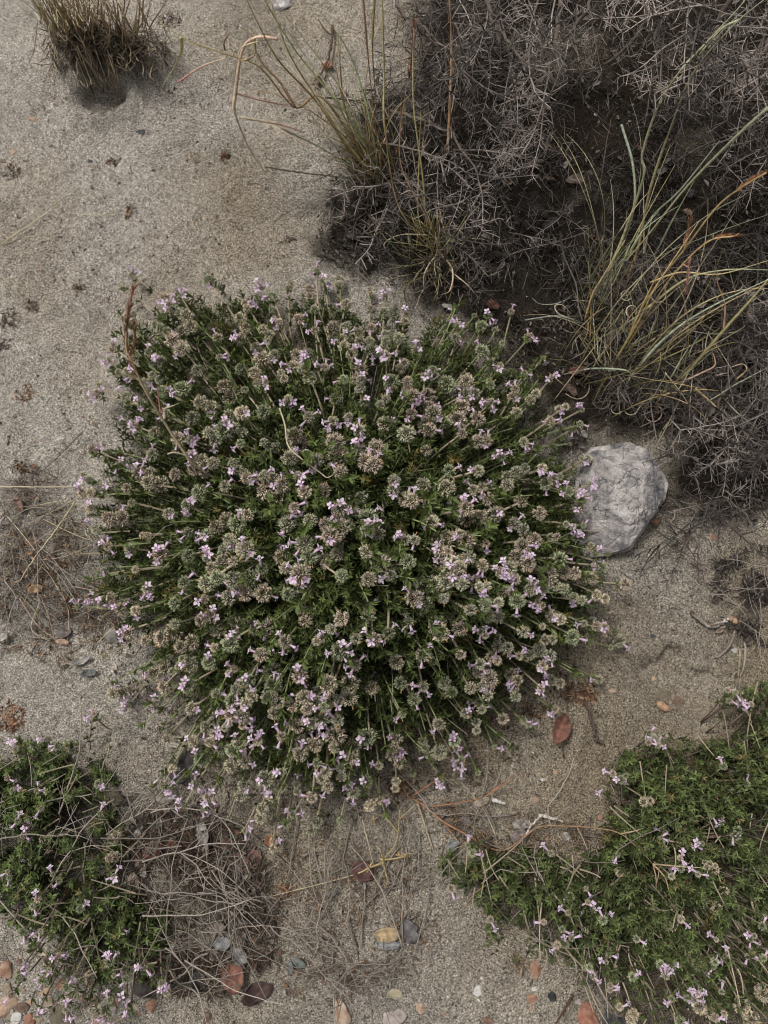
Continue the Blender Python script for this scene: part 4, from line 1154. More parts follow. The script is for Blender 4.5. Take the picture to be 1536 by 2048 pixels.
# ------------------------------------------------------------------ rocks
rng = np.random.default_rng(51)
def cut_stone(seed, rx, ry, rz, cuts=15, amp=.12, sub=3):
    """angular stone: sphere trimmed by random planes, then roughened"""
    import bmesh
    bm = bmesh.new(); bmesh.ops.create_icosphere(bm, subdivisions=sub, radius=1.0)
    r = np.random.default_rng(seed)
    V = np.array([v.co[:] for v in bm.verts])
    for _ in range(cuts):
        n = norm(r.normal(size=3)); d = r.uniform(.52, .82)
        s = V @ n; m = s > d
        V[m] -= np.outer(s[m] - d, n) * .97
    for v, c in zip(bm.verts, V):
        c = Vector(c)
        k = 1 + amp * mnoise.fractal(c * 1.7 + Vector((seed * 3.1, 0, 0)), 1.0, 2.0, 4)
        c = c * k
        v.co = (c.x * rx, c.y * ry, c.z * rz)
    me = bpy.data.meshes.new('stone'); bm.to_mesh(me); bm.free()
    return me

RM = {
    'orange': rock_mat('orange_stone', (.28, .15, .10), (.40, .23, .155), (.52, .36, .26), 90),
    'red': rock_mat('red_stone', (.26, .11, .075), (.37, .17, .115), (.46, .27, .19), 90),
    'peach': rock_mat('peach_stone', (.38, .24, .15), (.52, .37, .27), (.58, .46, .36), 90),
    'tan': rock_mat('tan_stone', (.24, .19, .13), (.34, .28, .2), (.45, .38, .29), 90),
    'grey': rock_mat('grey_stone', (.15, .135, .12), (.24, .22, .2), (.34, .31, .28), 90),
    'taupe': rock_mat('taupe_stone', (.14, .12, .085), (.2, .17, .12), (.25, .21, .16), 60),
    'black': rock_mat('black_stone', (.02, .021, .023), (.032, .033, .036), (.07, .072, .078), 90),
    'slate': rock_mat('slate_stone', (.045, .047, .052), (.075, .077, .085), (.15, .15, .16), 90),
    'white': rock_mat('white_stone', (.52, .50, .46), (.68, .66, .62), (.78, .77, .74), 90),
    'cream': rock_mat('cream_stone', (.45, .38, .24), (.58, .5, .35), (.66, .6, .46), 90),
    'brown': rock_mat('brown_stone', (.13, .085, .06), (.19, .13, .095), (.27, .2, .15), 90),
    'pinkgrey': rock_mat('pinkish_stone', (.33, .27, .24), (.46, .4, .37), (.58, .5, .46), 90),
    'purplish': rock_mat('speckled_stone', (.17, .13, .14), (.5, .46, .45), (.72, .7, .7), 70),
}
PEB = set()
def stone(px, py, w, h, colour, label, group=None, rot=None, flat=.5, sink=.48, name='stone', marks=None):
    if marks:
        d = sorted(marks, key=lambda m: (m[0] - px) ** 2 + (m[1] - py) ** 2)[0]
        rel = ('above' if py < d[1] else 'below') if abs(py - d[1]) > abs(px - d[0]) else ('left of' if px < d[0] else 'right of')
        label = '%s %s %s pebble %s %s' % ('tiny' if w < 9 else 'small' if w < 13 else 'medium', 'narrow' if h < w * .75 else 'roundish', colour, rel, d[2])
        if label in PEB: return
        PEB.add(label)
    s = 1 / FPX * 1.0
    rx, ry = w * s / 2, h * s / 2 / CA; rz = min(rx, ry) * flat * 1.3
    me = cut_stone(int(px * 7 + py), rx * 1.12, ry * 1.12, rz, sub=3 if max(w, h) > 22 else 2)
    for p in me.polygons: p.use_smooth = False
    me.materials.append(RM[colour])
    p = G(px, py, 0); p[2] += rz * (1 - 2 * sink) * .8
    o = link(name, me, None, p); o.rotation_euler = (rng.normal(0, .12), rng.normal(0, .12), math.radians(rot) if rot is not None else 0)
    tag(o, label, 'stone', group)
    return o

def big_rock():
    poly = [(1160, 940), (1178, 896), (1258, 884), (1302, 902), (1336, 968), (1330, 1000), (1296, 1050), (1262, 1098), (1225, 1108), (1180, 1116), (1166, 1090), (1156, 1000)]
    c = (1236, 985); base = G(1236, 995, 0)
    TH2 = np.linspace(0, 2 * PI, 181); RR = np.array([polar_radius(poly, c, t) for t in TH2])
    nr, na = 96, 300; V = []
    for i in range(nr + 1):
        f = i / nr
        for j in range(na):
            a = 2 * PI * j / na; R = np.interp(a, TH2, RR)
            if f <= .8:
                u = f / .8; rr = u; z = .03
                # tilt: top plateau falls towards the upper left
            else:
                u = (f - .8) / .2; rr = 1 - .06 * u; z = .012 - .03 * u
            px, py = c[0] + math.cos(a) * R * rr, c[1] + math.sin(a) * R * rr
            p = P(px, py, z) - base
            if f <= .8:
                x, y = p[0], p[1]
                z = min(.056 + .10 * x + .10 * y, .050 - .75 * (x - .026) + .15 * y, .050 + 1.5 * (x + .030) - .2 * y, .050 - .9 * (x * .62 - y * .78 - .036), .048 - .8 * (y - .030) - .1 * x, .046 - 1.0 * (y * .75 + x * .66 - .048), .046 - .9 * (-y * .8 - x * .6 - .044))
                e_ = np.clip((1 - u) / .05, 0, 1)
                p[2] = .012 * (1 - e_) + max(z, .010) * e_
            V.append(p)
    V = np.array(V); out = []
    for v in V:
        q = Vector(v * 28)
        qq = q + mnoise.noise_vector(q * .6) * .5
        d, pts = mnoise.voronoi(qq)
        cell = mnoise.cell(pts[0] * 3.1)
        facet = (d[1] - d[0])
        qs = Vector(v * 75); ds, ps = mnoise.voronoi(qs + mnoise.noise_vector(qs * .4) * .6)
        top = max(0, min(1, (v[2] + .005) / .03))
        def tilt(qv, c, hh, tt):
            a1 = mnoise.cell(c * 5.3 + Vector((3, 1, 2))) - .5; a2 = mnoise.cell(c * 4.1 + Vector((7, 5, 4))) - .5; a0 = mnoise.cell(c * 3.1) - .5
            e_ = qv - c
            return a0 * hh + (e_.x * a1 + e_.y * a2) * tt
        q2 = Vector(v * 42) + mnoise.noise_vector(Vector(v * 30)) * .15; d2, p2 = mnoise.voronoi(q2)
        q3 = Vector(v * 105) + mnoise.noise_vector(Vector(v * 90)) * .15; d3, p3 = mnoise.voronoi(q3)
        g2 = min(1, max(0, mnoise.noise(Vector(v * 22) + Vector((4, 4, 4))) * 2.5 + .75)); g3 = min(1, max(0, mnoise.noise(Vector(v * 45)) * 2.5 + .6))
        dz = ((min(d2[1] - d2[0], .16) - .16) * .016 * g2 + (min(d3[1] - d3[0], .45) - .4) * .0042 * g3) * top
        dz += mnoise.noise(Vector(v * 38)) * .0022 * top
        dz += mnoise.fractal(Vector(v * 260), 1, 2, 3) * .0006
        # a slanting shelf on the right side
        out.append(v + np.array([mnoise.noise(Vector(v * 60)) * .0016, mnoise.noise(Vector(v * 60) + Vector((9, 9, 9))) * .0016, dz]))
    V = np.array(out)
    i = np.arange(nr)[:, None] * na; j = np.arange(na)[None, :]; j2 = (j + 1) % na
    q = np.stack([i + j, i + na + j, i + na + j2, i + j2], 2).reshape(-1, 4)
    mb = MB(); mb.add(V, [q], [.4, .4, .4])
    m = rock_mat('fractured_grey_rock', (.13, .13, .15), (.38, .35, .335), (.56, .52, .50), 40, crack=1, bump=.8)
    o = link('rock', mb.mesh('rock', m, False)); o.location = base
    tag(o, 'large pale grey fractured rock lying on sand against the right side of the bush', 'rock')
big_rock()

ST = [
    (560, 8, 62, 46, 'purplish', 'white and purple mottled rock cut by the top edge of the frame'),
    (68, 240, 24, 15, 'peach', 'small pale peach stone on open sand below the top left tussock'),
    (26, 305, 16, 18, 'peach', 'small pinkish stone on sand near the left edge'),
    (6, 322, 22, 12, 'taupe', 'flat brown-grey stone cut by the left edge'),
    (282, 264, 24, 13, 'slate', 'small flat dark grey stone on the open sand'),
    (180, 323, 15, 11, 'slate', 'small dark pebble on open sand left of the dry husks'),
    (1192, 230, 11, 9, 'white', 'tiny white pebble on the dark soil under the spiny shrub'),
    (848, 31, 11, 8, 'white', 'tiny white pebble beside the dark thorny shrub'),
    (977, 155, 10, 10, 'white', 'tiny whitish pebble under the hanging grey branches'),
    (1172, 2036, 48, 44, 'red', 'rounded brick-red stone at the bottom edge of the frame'),
    (1226, 2042, 42, 40, 'slate', 'dark slate stone beside the brick-red stone'),
    (1103, 1994, 18, 20, 'black', 'small square black stone above the brick-red stone'),
    (1065, 1999, 22, 19, 'orange', 'small orange stone left of the black stone'),
    (1070, 1940, 26, 30, 'orange', 'larger orange angular stone on sand left of the lower right mat'),
    (1063, 2017, 12, 11, 'peach', 'small peach pebble just below the orange stone'),
    (1069, 1978, 11, 9, 'white', 'tiny pale pebble above the small orange stone'),
    (957, 1982, 20, 25, 'white', 'white triangular stone shard on the bare sand'),
    (1155, 2003, 16, 14, 'pinkgrey', 'small pale greenish-grey pebble above the brick-red stone'),
    (681, 2026, 36, 48, 'peach', 'tan and orange angular stone at the bottom centre'),
    (786, 2036, 52, 36, 'pinkgrey', 'broad pinkish grey stone cut by the bottom edge'),
    (792, 1988, 34, 16, 'cream', 'flat cream stone above the pinkish grey stone'),
    (842, 2018, 20, 22, 'peach', 'small peach stone right of the pinkish grey stone'),
    (888, 2029, 9, 7, 'orange', 'tiny orange pebble on bare sand at the bottom'),
    (1370, 1080, 13, 15, 'orange', 'small orange fragment on sand below the grey rock'),
    (1428, 1074, 20, 13, 'orange', 'flat orange fragment on sand near the spiny twigs'),
    (1352, 1405, 28, 24, 'brown', 'brown rounded stone at the edge of the pit in the sand'),
    (1326, 1387, 30, 28, 'taupe', 'dark grey angular stone lying in the sand pit'),
    (1308, 1357, 10, 9, 'peach', 'tiny tan pebble above the sand pit'),
    (1306, 1273, 12, 9, 'slate', 'tiny blue-black chip on bare sand right of the bush'),
    (1224, 1381, 17, 9, 'peach', 'small pale chip by the brown chaff'),
    (1512, 1178, 44, 40, 'brown', 'brown stone half covered by grey twigs at the right edge'),
    (395, 1533, 26, 34, 'cream', 'cream coloured stone under the lower left edge of the bush'),
    (228, 1275, 44, 40, 'grey', 'brown-grey stone under the left edge of the bush'),
    (525, 1643, 9, 9, 'white', 'tiny cream pebble below the bush flowers'),
    (640, 1735, 8, 8, 'white', 'tiny white pebble on sand below the bush'),
    (8, 1942, 28, 34, 'orange', 'orange crumbly stone cut by the left edge'),
    (10, 2012, 46, 38, 'peach', 'large peach stone in the bottom left corner'),
    (42, 2015, 26, 22, 'brown', 'rust-brown stone between peach stones, bottom left'),
    (122, 1970, 20, 24, 'orange', 'orange pebble beneath the flowers of the lower left mat'),
    (92, 1984, 32, 20, 'peach', 'peach stone beneath the lower left mat'),
    (100, 2003, 24, 18, 'tan', 'pale oval stone above the large taupe stone'),
    (125, 2032, 56, 48, 'taupe', 'large smooth taupe stone at the bottom left edge'),
    (35, 2036, 20, 26, 'white', 'pale cream stone at the bottom left edge'),
    (24, 2024, 10, 18, 'pinkgrey', 'narrow whitish pebble in the bottom left gravel'),
    (60, 2040, 24, 22, 'red', 'rust-red pebble at the bottom left edge'),
    (12, 1975, 20, 18, 'tan', 'tan pebble above the large peach stone'),
    (140, 1996, 16, 14, 'orange', 'small orange pebble left of the lilac blossoms at the bottom'),
    (303, 2012, 26, 24, 'orange', 'half buried orange stone right of the bottom left blossoms'),
    (185, 2000, 34, 20, 'brown', 'reddish-brown flat stone under the bottom left blossoms'),
    (416, 2036, 20, 24, 'brown', 'small dark brown stone at the bottom edge, left of centre'),
    (590, 1942, 20, 18, 'peach', 'pinkish stone chip among grey leaves'),
    (1187, 1237, 20, 10, 'white', 'small white shell-like chip at the right edge of the bush'),
    (1470, 1302, 14, 16, 'white', 'small white chip below the grey twig heap'),
    (5, 1620, 18, 20, 'brown', 'dull brown stone at the left edge beside the mat'),
    (25, 1600, 18, 22, 'grey', 'grey stone hidden in the lower left mat'),
    (1110, 1505 + 40, 12, 8, 'peach', 'small peach pebble on sand between bush and lower right mat'),
    (1085, 1560, 9, 8, 'white', 'tiny white pebble between bush and lower right mat'),
    (1070, 1600, 20, 12, 'peach', 'flat peach fragment above the trailing orange stem'),
    (1200, 1636, 12, 12, 'orange', 'small orange pebble near the trailing orange stem'),
]
MKG = [(8, 1942, 'the crumbly orange edge stone'), (10, 2012, 'the large peach stone'), (122, 1970, 'the orange pebble'), (92, 1984, 'the peach stone'), (125, 2032, 'the large taupe stone'), (60, 2040, 'the rust-red pebble'), (185, 2000, 'the flat reddish stone'), (303, 2012, 'the half buried orange stone'), (255, 2020, 'the bottom blossoms'), (42, 2015, 'the rust-brown stone')]
MKS = [(1070, 1940, 'the larger orange stone'), (957, 1982, 'the white shard'), (1103, 1994, 'the square black stone'), (1172, 2036, 'the brick-red stone'), (1065, 1999, 'the small orange stone'), (792, 1988, 'the flat cream stone'), (681, 2026, 'the tan angular stone'), (598, 1925, 'the grey-green leaf'), (776, 1868, 'the torn tan leaf'), (888, 2029, 'the tiny orange pebble'), (786, 2036, 'the pinkish grey stone')]
for s_ in ST: stone(*s_)
# gravel in the bottom-left corner: pebbles nobody would name one by one, but that can be counted
for k in range(46):
    px = rng.uniform(-10, 300); py = rng.uniform(1900, 2045) if px < 160 else rng.uniform(1990, 2045)
    w_ = rng.uniform(7, 17)
    stone(px, py, w_, w_ * rng.uniform(.6, 1), rng.choice(['tan', 'peach', 'grey', 'orange', 'pinkgrey', 'brown', 'cream', 'taupe']), '', 'gravel pebbles bottom left', rng.uniform(0, 180), name='pebble', marks=MKG)
for k in range(40):
    px, py = rng.uniform(880, 1240), rng.uniform(1900, 2045)
    w_ = rng.uniform(4, 9)
    if k % 2: px, py = rng.uniform(560, 900), rng.uniform(1800, 2045)
    stone(px, py, w_, w_ * rng.uniform(.6, 1), rng.choice(['tan', 'peach', 'grey', 'white', 'slate']), '', 'tiny pebbles on bare sand', rng.uniform(0, 180), name='pebble', marks=MKS)

# loose grit over the whole sand: uncountable
def grit():
    mb = MB(); n = 5200
    ico = np.array([[1, 0, 0], [-1, 0, 0], [0, 1, 0], [0, -1, 0], [0, 0, 1], [0, 0, -1]], float)
    fc = [np.array([[0, 2, 4], [2, 1, 4], [1, 3, 4], [3, 0, 4], [2, 0, 5], [1, 2, 5], [3, 1, 5], [0, 3, 5]])]
    x = rng.uniform(-.6, .6, n); y = rng.uniform(-.5, 1.0, n); z = gz(x, y)
    s = np.exp(rng.normal(math.log(.00075), .40, n)); s = np.minimum(s, .0024)
    c = np.array([[.5, .46, .4], [.3, .26, .2], [.06, .055, .05], [.42, .27, .18], [.2, .18, .15]])[rng.choice(5, n, p=[.2, .32, .24, .07, .17])]
    mb.inst(ico, fc, np.stack([x, y, z + s * .2], 1), frames(rand_unit(n), rand_unit(n)), np.stack([s, s * rng.uniform(.6, 1.1, n), s * .7], 1), c)
    o = link('grit', mb.mesh('grit', M_wood)); tag(o, 'loose coarse grit grains scattered over the sand', 'grit', kind='stuff')
grit()

# ------------------------------------------------------------------ dead leaves
rng = np.random.default_rng(61)
def dead_leaf(px, py, ln, wd, ang, col, label, curl=.5, h=.004, group=None, broken=False, seed=None):
    s = 1 / FPX; L = ln * s; W = wd * s
    nu, nv = 9, 7; V = []; r = np.random.default_rng(int(px * 3 + py))
    cx = r.uniform(-1, 1)
    for i in range(nu):
        u = i / (nu - 1)
        half = W / 2 * (math.sin(PI * min(1, max(.0, u * .94 + .03))) ** .62) * (1 + .08 * r.normal())
        if broken and u > .8: half *= .75 + .5 * r.random()
        for j in range(nv):
            v = j / (nv - 1) * 2 - 1
            x = v * half; y = (u - .5) * L
            z = curl * abs(v) ** 2 * half * .9 + curl * .25 * L * (u - .5) ** 2 * 2 * cx + .0007 * r.normal()
            V.append([x, y, z])
    V = np.array(V); q = []
    for i in range(nu - 1):
        for j in range(nv - 1):
            a = i * nv + j; q.append([a, a + 1, a + nv + 1, a + nv])
    mb = MB(); cc = np.array(col)[None] * (1 + .12 * r.normal(size=(len(V), 1)))
    mid = (np.arange(len(V)) % nv == nv // 2); cc[mid] *= 1.25
    V[:, 2] -= V[:, 2].min()
    mb.add(V, [np.array(q)], np.clip(cc, .01, .9))
    me = mb.mesh('dead_leaf', M_dead, True)
    o = link('dead_leaf', me, None, G(px, py, h)); tag(o, label, 'leaf', group)
    so_ = o.modifiers.new('thickness', 'SOLIDIFY'); so_.thickness = .0004
    o.rotation_euler = (r.normal(0, .22), r.normal(0, .22), math.radians(90 - ang))
    return o
RB = (.24, .10, .07); GB = (.17, .14, .12); GY = (.26, .24, .22); DG = (.05, .045, .042); TN = (.38, .27, .17); PB = (.15, .095, .08); LG = (.36, .33, .30)
for L_ in [
    (1121, 1458, 64, 32, -58, (.20, .095, .07), 'reddish brown curled leaf on sand by the lower right of the bush', .5, .008, None, True),
    (1325, 1412, 26, 14, 35, (.45, .28, .17), 'light orange-tan leaf beside the brown stone in the pit'),
    (1345, 583, 30, 34, -40, (.22, .085, .045), 'rust brown leaf under the straw coloured grass'),
    (1155, 742, 40, 18, 170, (.16, .07, .055), 'dark red-brown leaf at the foot of the curling grass'),
    (1142, 780, 34, 18, -110, PB, 'dull purple-brown leaf pointing down, below the dark red one'),
    (1305, 1042, 28, 16, 20, (.36, .2, .13), 'small tan leaf at the lower right foot of the grey rock'),
    (1168, 868, 18, 10, 60, LG, 'small pale grey leaf above the rock'),
    (1150, 872, 26, 16, 100, GB, 'grey-brown leaf left of the small pale leaf above the rock'),
    (985, 612, 30, 22, 30, (.12, .05, .035), 'dark red leaf at the top edge of the bush'),
    (897, 617, 34, 14, 20, (.33, .33, .27), 'pale grey-green leaf at the top edge of the bush'),
    (1068, 262, 22, 30, 80, (.33, .23, .18), 'tan leaf on the dark soil below the hanging branch'),
    (1093, 293, 20, 12, 10, (.25, .13, .08), 'small rusty leaf right of the tan leaf under the hanging branch'),
    (1284, 292, 22, 18, -40, (.25, .10, .07), 'reddish leaf between the long green grass stalks'),
    (1322, 343, 26, 14, -30, GY, 'grey leaf right of the long green grass stalks'),
    (1018, 369, 14, 9, -20, (.38, .25, .16), 'small bright tan leaf beside the white spiny branch'),
    (1150, 362, 42, 22, 5, (.20, .15, .125), 'broad brown leaf in the litter below the hanging branch'),
    (1132, 330, 18, 9, -60, LG, 'narrow pale leaf in the litter below the hanging branch'),
    (1100, 362, 20, 20, 0, (.16, .10, .085), 'round purple-brown leaf in the litter'),
    (1455, 316, 16, 14, 40, LG, 'pale round leaf near the sandy gap at right'),
    (1378, 388, 18, 30, 80, (.20, .19, .20), 'bluish grey leaf below the sandy gap'),
    (1375, 425, 22, 14, 30, (.28, .2, .15), 'brown leaf under the grey leaf of the sandy gap'),
    (1080, 425, 46, 18, 40, DG, 'blackish leaf in the litter, upper one of the pair'),
    (1100, 448, 40, 18, -30, DG, 'blackish leaf in the litter, lower one of the pair'),
    (1070, 330, 22, 14, 100, DG, 'black curled leaf left of the pale narrow leaf'),
    (692, 402, 22, 20, 60, PB, 'purple-brown leaf at the foot of the centre tussock'),
    (705, 470, 26, 18, 0, GB, 'grey-brown leaf below the centre tussock'),
    (655, 132, 16, 26, 80, (.32, .15, .10), 'reddish leaf beside the brown twig on top sand'),
    (222, 1595, 26, 56, 100, (.10, .085, .06), 'dark olive curled leaf at the right edge of the lower left mat'),
    (375, 1530, 60, 32, 70, (.055, .05, .05), 'large blackish leaf under the lower left of the bush'),
    (355, 1555, 36, 20, 30, DG, 'smaller blackish leaf under the lower left of the bush'),
    (328, 1597, 34, 15, 10, (.33, .29, .24), 'pale tan oval leaf under twigs left of the bush flowers'),
    (308, 1697, 30, 38, 60, (.2, .08, .06), 'red-brown leaf in the twig tangle'),
    (345, 1688, 26, 10, 10, (.28, .1, .06), 'small bright red-brown leaf in the twig tangle'),
    (285, 1735, 34, 18, 65, (.38, .34, .30), 'pale grey upright leaf in the twig tangle'),
    (270, 1765, 40, 22, 80, (.30, .24, .2), 'tan-grey leaf below the pale grey one'),
    (278, 1670, 22, 14, 60, GY, 'grey leaf at the top of the twig tangle'),
    (405, 1668, 44, 20, 75, (.27, .25, .23), 'grey folded leaf in the middle of the twig tangle'),
    (412, 1705, 36, 14, -70, (.34, .31, .27), 'narrow pale leaf below the grey folded leaf'),
    (480, 1722, 48, 34, 5, (.15, .09, .08), 'purple-brown broad leaf at the upper right of the tangle'),
    (508, 1715, 32, 26, -50, (.24, .14, .12), 'reddish leaf beside the purple-brown broad leaf'),
    (455, 1690, 30, 26, 30, (.13, .08, .07), 'dark brown leaf left of the purple-brown broad leaf'),
    (468, 1955, 52, 42, 80, (.19, .09, .065), 'terracotta broken leaf in the lower tangle', .3, .008, None, True),
    (445, 1884, 32, 24, -20, (.24, .24, .24), 'smooth grey oval leaf in the lower tangle'),
    (478, 1915, 34, 26, 50, (.22, .21, .20), 'grey crumpled leaf right of the oval one'),
    (432, 1910, 24, 16, -20, (.27, .22, .19), 'small tan-grey leaf below the smooth oval one'),
    (512, 1985, 34, 56, 70, (.08, .05, .045), 'dark brown leaf at the lower right of the tangle'),
    (395, 1962, 44, 26, 50, (.09, .085, .085), 'dark slate leaf at the bottom of the tangle'),
    (285, 1978, 44, 26, 20, (.07, .06, .055), 'blackish leaf right of the lower left mat'),
    (440, 1850, 26, 16, 20, GB, 'brown-grey leaf above the smooth oval one'),
    (490, 1850, 30, 22, 70, GB, 'brown-grey leaf at the right end of the lower tangle'),
    (725, 1742, 40, 36, 20, (.11, .055, .05), 'dark red-brown round leaf by the yellow weed'),
    (776, 1868, 48, 24, -5, (.36, .27, .16), 'tan torn leaf on the sand at bottom centre', .5, .006, None, True),
    (818, 1862, 46, 30, 60, (.13, .12, .12), 'dark grey leaf right of the tan torn leaf'),
    (778, 1890, 44, 14, 0, (.21, .21, .21), 'grey strip of leaf under the tan torn leaf'),
    (598, 1925, 30, 14, 40, (.17, .19, .18), 'grey-green leaf by the pinkish stone chip'),
    (582, 1935, 22, 12, 80, (.15, .16, .155), 'small slate leaf left of the grey-green one'),
    (665, 1785, 12, 16, 60, LG, 'tiny grey leaf on sand below the bush'),
    (1042, 1648, 36, 17, 0, (.32, .29, .26), 'grey oval leaf under the trailing stem, upper one'),
    (1036, 1670, 34, 26, 10, (.27, .23, .21), 'greyish leaf under the trailing stem, lower one'),
    (963, 1604, 34, 14, -20, (.42, .35, .28), 'pale curled leaf on sand right of the bush base'),
    (904, 1690, 30, 18, -30, (.24, .24, .23), 'grey curved leaf left of the lower right mat'),
    (1130, 1672, 18, 14, 60, (.35, .32, .30), 'small pale leaf under the white twig'),
    (930, 1640, 24, 18, 60, (.17, .16, .16), 'dark grey leaf below the trailing stem fork'),
    (1210, 1665, 40, 14, 5, (.23, .17, .13), 'brown strip leaf beside the lower right mat'),
    (163, 1322, 14, 38, 70, (.33, .31, .29), 'grey curled leaf on sand left of the bush'),
    (178, 1345, 14, 30, 80, (.16, .17, .17), 'slate grey leaf beside the grey curled one'),
    (130, 1265, 28, 24, 0, (.16, .135, .125), 'dark mauve leaf on sand left of the bush'),
    (125, 1285, 26, 10, 5, (.45, .32, .24), 'pinkish tan leaf below the dark mauve one'),
    (240, 1262, 50, 30, 20, DG, 'black leaf above the brown-grey stone'),
    (4, 1275, 16, 30, 80, LG, 'pale grey leaf cut by the left edge'),
    (72, 1178, 16, 30, 80, (.42, .28, .17), 'orange-tan leaf in the left straw litter'),
    (40, 1012, 30, 18, 60, (.2, .13, .1), 'brown leaf in the left straw litter'),
    (65, 1085, 30, 18, 10, (.36, .24, .18), 'pinkish brown flake in the left straw litter'),
    (1465, 1240, 22, 12, 40, (.40, .26, .16), 'orange-tan leaf in the twig heap at right'),
    (1440, 1258, 24, 12, -40, (.36, .27, .2), 'tan leaf in the twig heap at right'),
    (1390, 920, 16, 10, 60, GY, 'small grey leaf below the right tangled shrub'),
    (975, 2040, 20, 10, 10, (.2, .12, .09), 'small brown leaf at the bottom edge on bare sand'),
    (545, 1680, 20, 26, 80, (.30, .13, .06), 'rust-orange leaf just below the last flowers of the bush'),
]:
    dead_leaf(*L_)

# ------------------------------------------------------------------ twigs
rng = np.random.default_rng(71)
def twig_mesh(seed, length, forks=2, rad=.0009, crook=.22):
    r = np.random.default_rng(seed); mb = MB()
    def grow(p, d, ln, ra, lvl):
        n = max(4, int(ln / .009)); pts = [p]
        for i in range(n):
            d = norm(d + r.normal(0, crook, 3) * [1, 1, .35]); p = p + d * ln / n; pts.append(p)
            if lvl < 2 and r.random() < forks / n:
                q = norm(d + norm(np.cross(d, [0, 0, 1])) * r.choice([-1, 1]) * r.uniform(.5, 1.1) + [0, 0, r.normal(0, .15)])
                grow(p, q, ln * r.uniform(.3, .6), ra * .65, lvl + 1)
        c = np.array([.31, .27, .23]); mb.tube(np.array(pts), np.linspace(ra, ra * .4, len(pts)), 4, c * .85, c * 1.25)
    grow(np.zeros(3), np.array([0, 1.0, 0]), length, rad, 0)
    V = np.concatenate(mb.V)
    return mb.mesh('twig', M_wood, True)
TW = [twig_mesh(500 + k, .045 + .0085 * k, [1.2, 2.2, .6][k % 3], .00052 + .00006 * k, .10 + .05 * (k % 3)) for k in range(12)]
HEAP1 = [(255, 1640), (300, 1620), (400, 1600), (520, 1690), (560, 1790), (560, 1900), (480, 1990), (330, 1990), (250, 1900), (240, 1760)]
HEAP2 = [(560, 1700), (700, 1680), (860, 1700), (900, 1800), (880, 1900), (760, 1960), (640, 2000), (560, 1960)]
STRIPL = [(0, 960), (140, 980), (200, 1080), (230, 1260), (130, 1340), (60, 1280), (0, 1250)]
STRIPR = [(900, 1580), (1060, 1620), (1200, 1660), (1150, 1700), (950, 1700), (880, 1640)]
UL = [(20, 620), (150, 560), (180, 600), (60, 680)]
HEAPR = [(1430, 1120), (1560, 1080), (1560, 1300), (1480, 1280), (1420, 1210)]
COMPASS = ['right', 'upper right', 'upwards', 'upper left', 'left', 'lower left', 'downwards', 'lower right']
USED = {}
def describe(word, lng, px, py, ang, marks):
    """a label from what one sees: size, lie and the nearest landmark"""
    d = sorted(marks, key=lambda m: (m[0] - px) ** 2 + (m[1] - py) ** 2)[0]
    size = 'stubby' if lng < 50 else 'short' if lng < 85 else 'medium-long' if lng < 125 else 'long' if lng < 165 else 'longest'
    dist = math.hypot(d[0] - px, d[1] - py)
    rel = 'on' if dist < 22 else ('above' if py < d[1] else 'below') if abs(py - d[1]) > abs(px - d[0]) else ('left of' if px < d[0] else 'right of')
    way = COMPASS[int(round((ang % 360) / 45)) % 8]
    way = way.replace(' ', '-')
    return '%s %s pointing %s, %s %s' % (size, word, way, rel, d[2])
def twig_field(poly, n, word, group, zr, marks, ksel=(0, 12), sc=(.7, 1.2), ang=None):
    xs = [p[0] for p in poly]; ys = [p[1] for p in poly]; k = 0; tries = 0
    while k < n:
        px, py = rng.uniform(min(xs), max(xs)), rng.uniform(min(ys), max(ys))
        if not inpoly(px, py, poly): continue
        q = int(rng.integers(*ksel)); a = rng.uniform(0, 360) if ang is None else rng.normal(*ang); s = rng.uniform(*sc)
        lb = describe(word, (.045 + .0085 * q) * s * FPX, px, py, a, marks)
        if lb in USED: tries += 1
        if lb in USED and tries < 4000: continue
        USED[lb] = 1; k += 1
        o = link('twig', TW[q], None, G(px, py, rng.uniform(*zr)))
        o.rotation_euler = (rng.normal(0, .12), rng.normal(0, .35), math.radians(a - 90)); o.scale = (s, s, s)
        tag(o, lb, 'twig', group)
MK1 = [(285, 1735, 'the pale upright leaf'), (308, 1697, 'the red-brown leaf'), (405, 1668, 'the grey folded leaf'), (480, 1722, 'the broad purple-brown leaf'), (445, 1884, 'the smooth grey oval leaf'), (468, 1955, 'the terracotta broken leaf'), (512, 1985, 'the dark brown lower leaf'), (395, 1962, 'the slate-dark leaf'), (328, 1597, 'the pale tan oval leaf'), (412, 1705, 'the narrow pale leaf'), (278, 1670, 'the top grey leaf'), (490, 1850, 'the brown-grey leaf at right'), (455, 1690, 'the dark brown leaf'), (303, 2012, 'the half buried orange stone'), (285, 1978, 'the blackish leaf'), (440, 1850, 'the brown-grey leaf'), (222, 1595, 'the dark olive leaf')]
MK2 = [(725, 1742, 'the round dark red-brown leaf'), (776, 1868, 'the torn tan leaf'), (818, 1862, 'the dark grey leaf'), (598, 1925, 'the grey-green leaf'), (768, 1722, 'the yellow weed husks'), (640, 1735, 'the tiny white pebble'), (792, 1988, 'the flat cream stone'), (665, 1785, 'the tiny grey leaf'), (570, 1785, 'the reddish chaff'), (842, 2018, 'the small peach pebble')]
MK3 = [(1042, 1648, 'the grey oval leaf'), (963, 1604, 'the pale curled leaf'), (904, 1690, 'the grey curved leaf'), (1100, 1636, 'the white stripped stick'), (930, 1640, 'the stem fork'), (1200, 1636, 'the small orange pebble'), (1165, 1675, 'the little side stem')]
MK4 = [(1512, 1178, 'the brown stone'), (1465, 1240, 'the orange-tan leaf'), (1440, 1258, 'the tan leaf'), (1470, 1302, 'the white chip'), (1440, 1140, 'the top of the heap')]
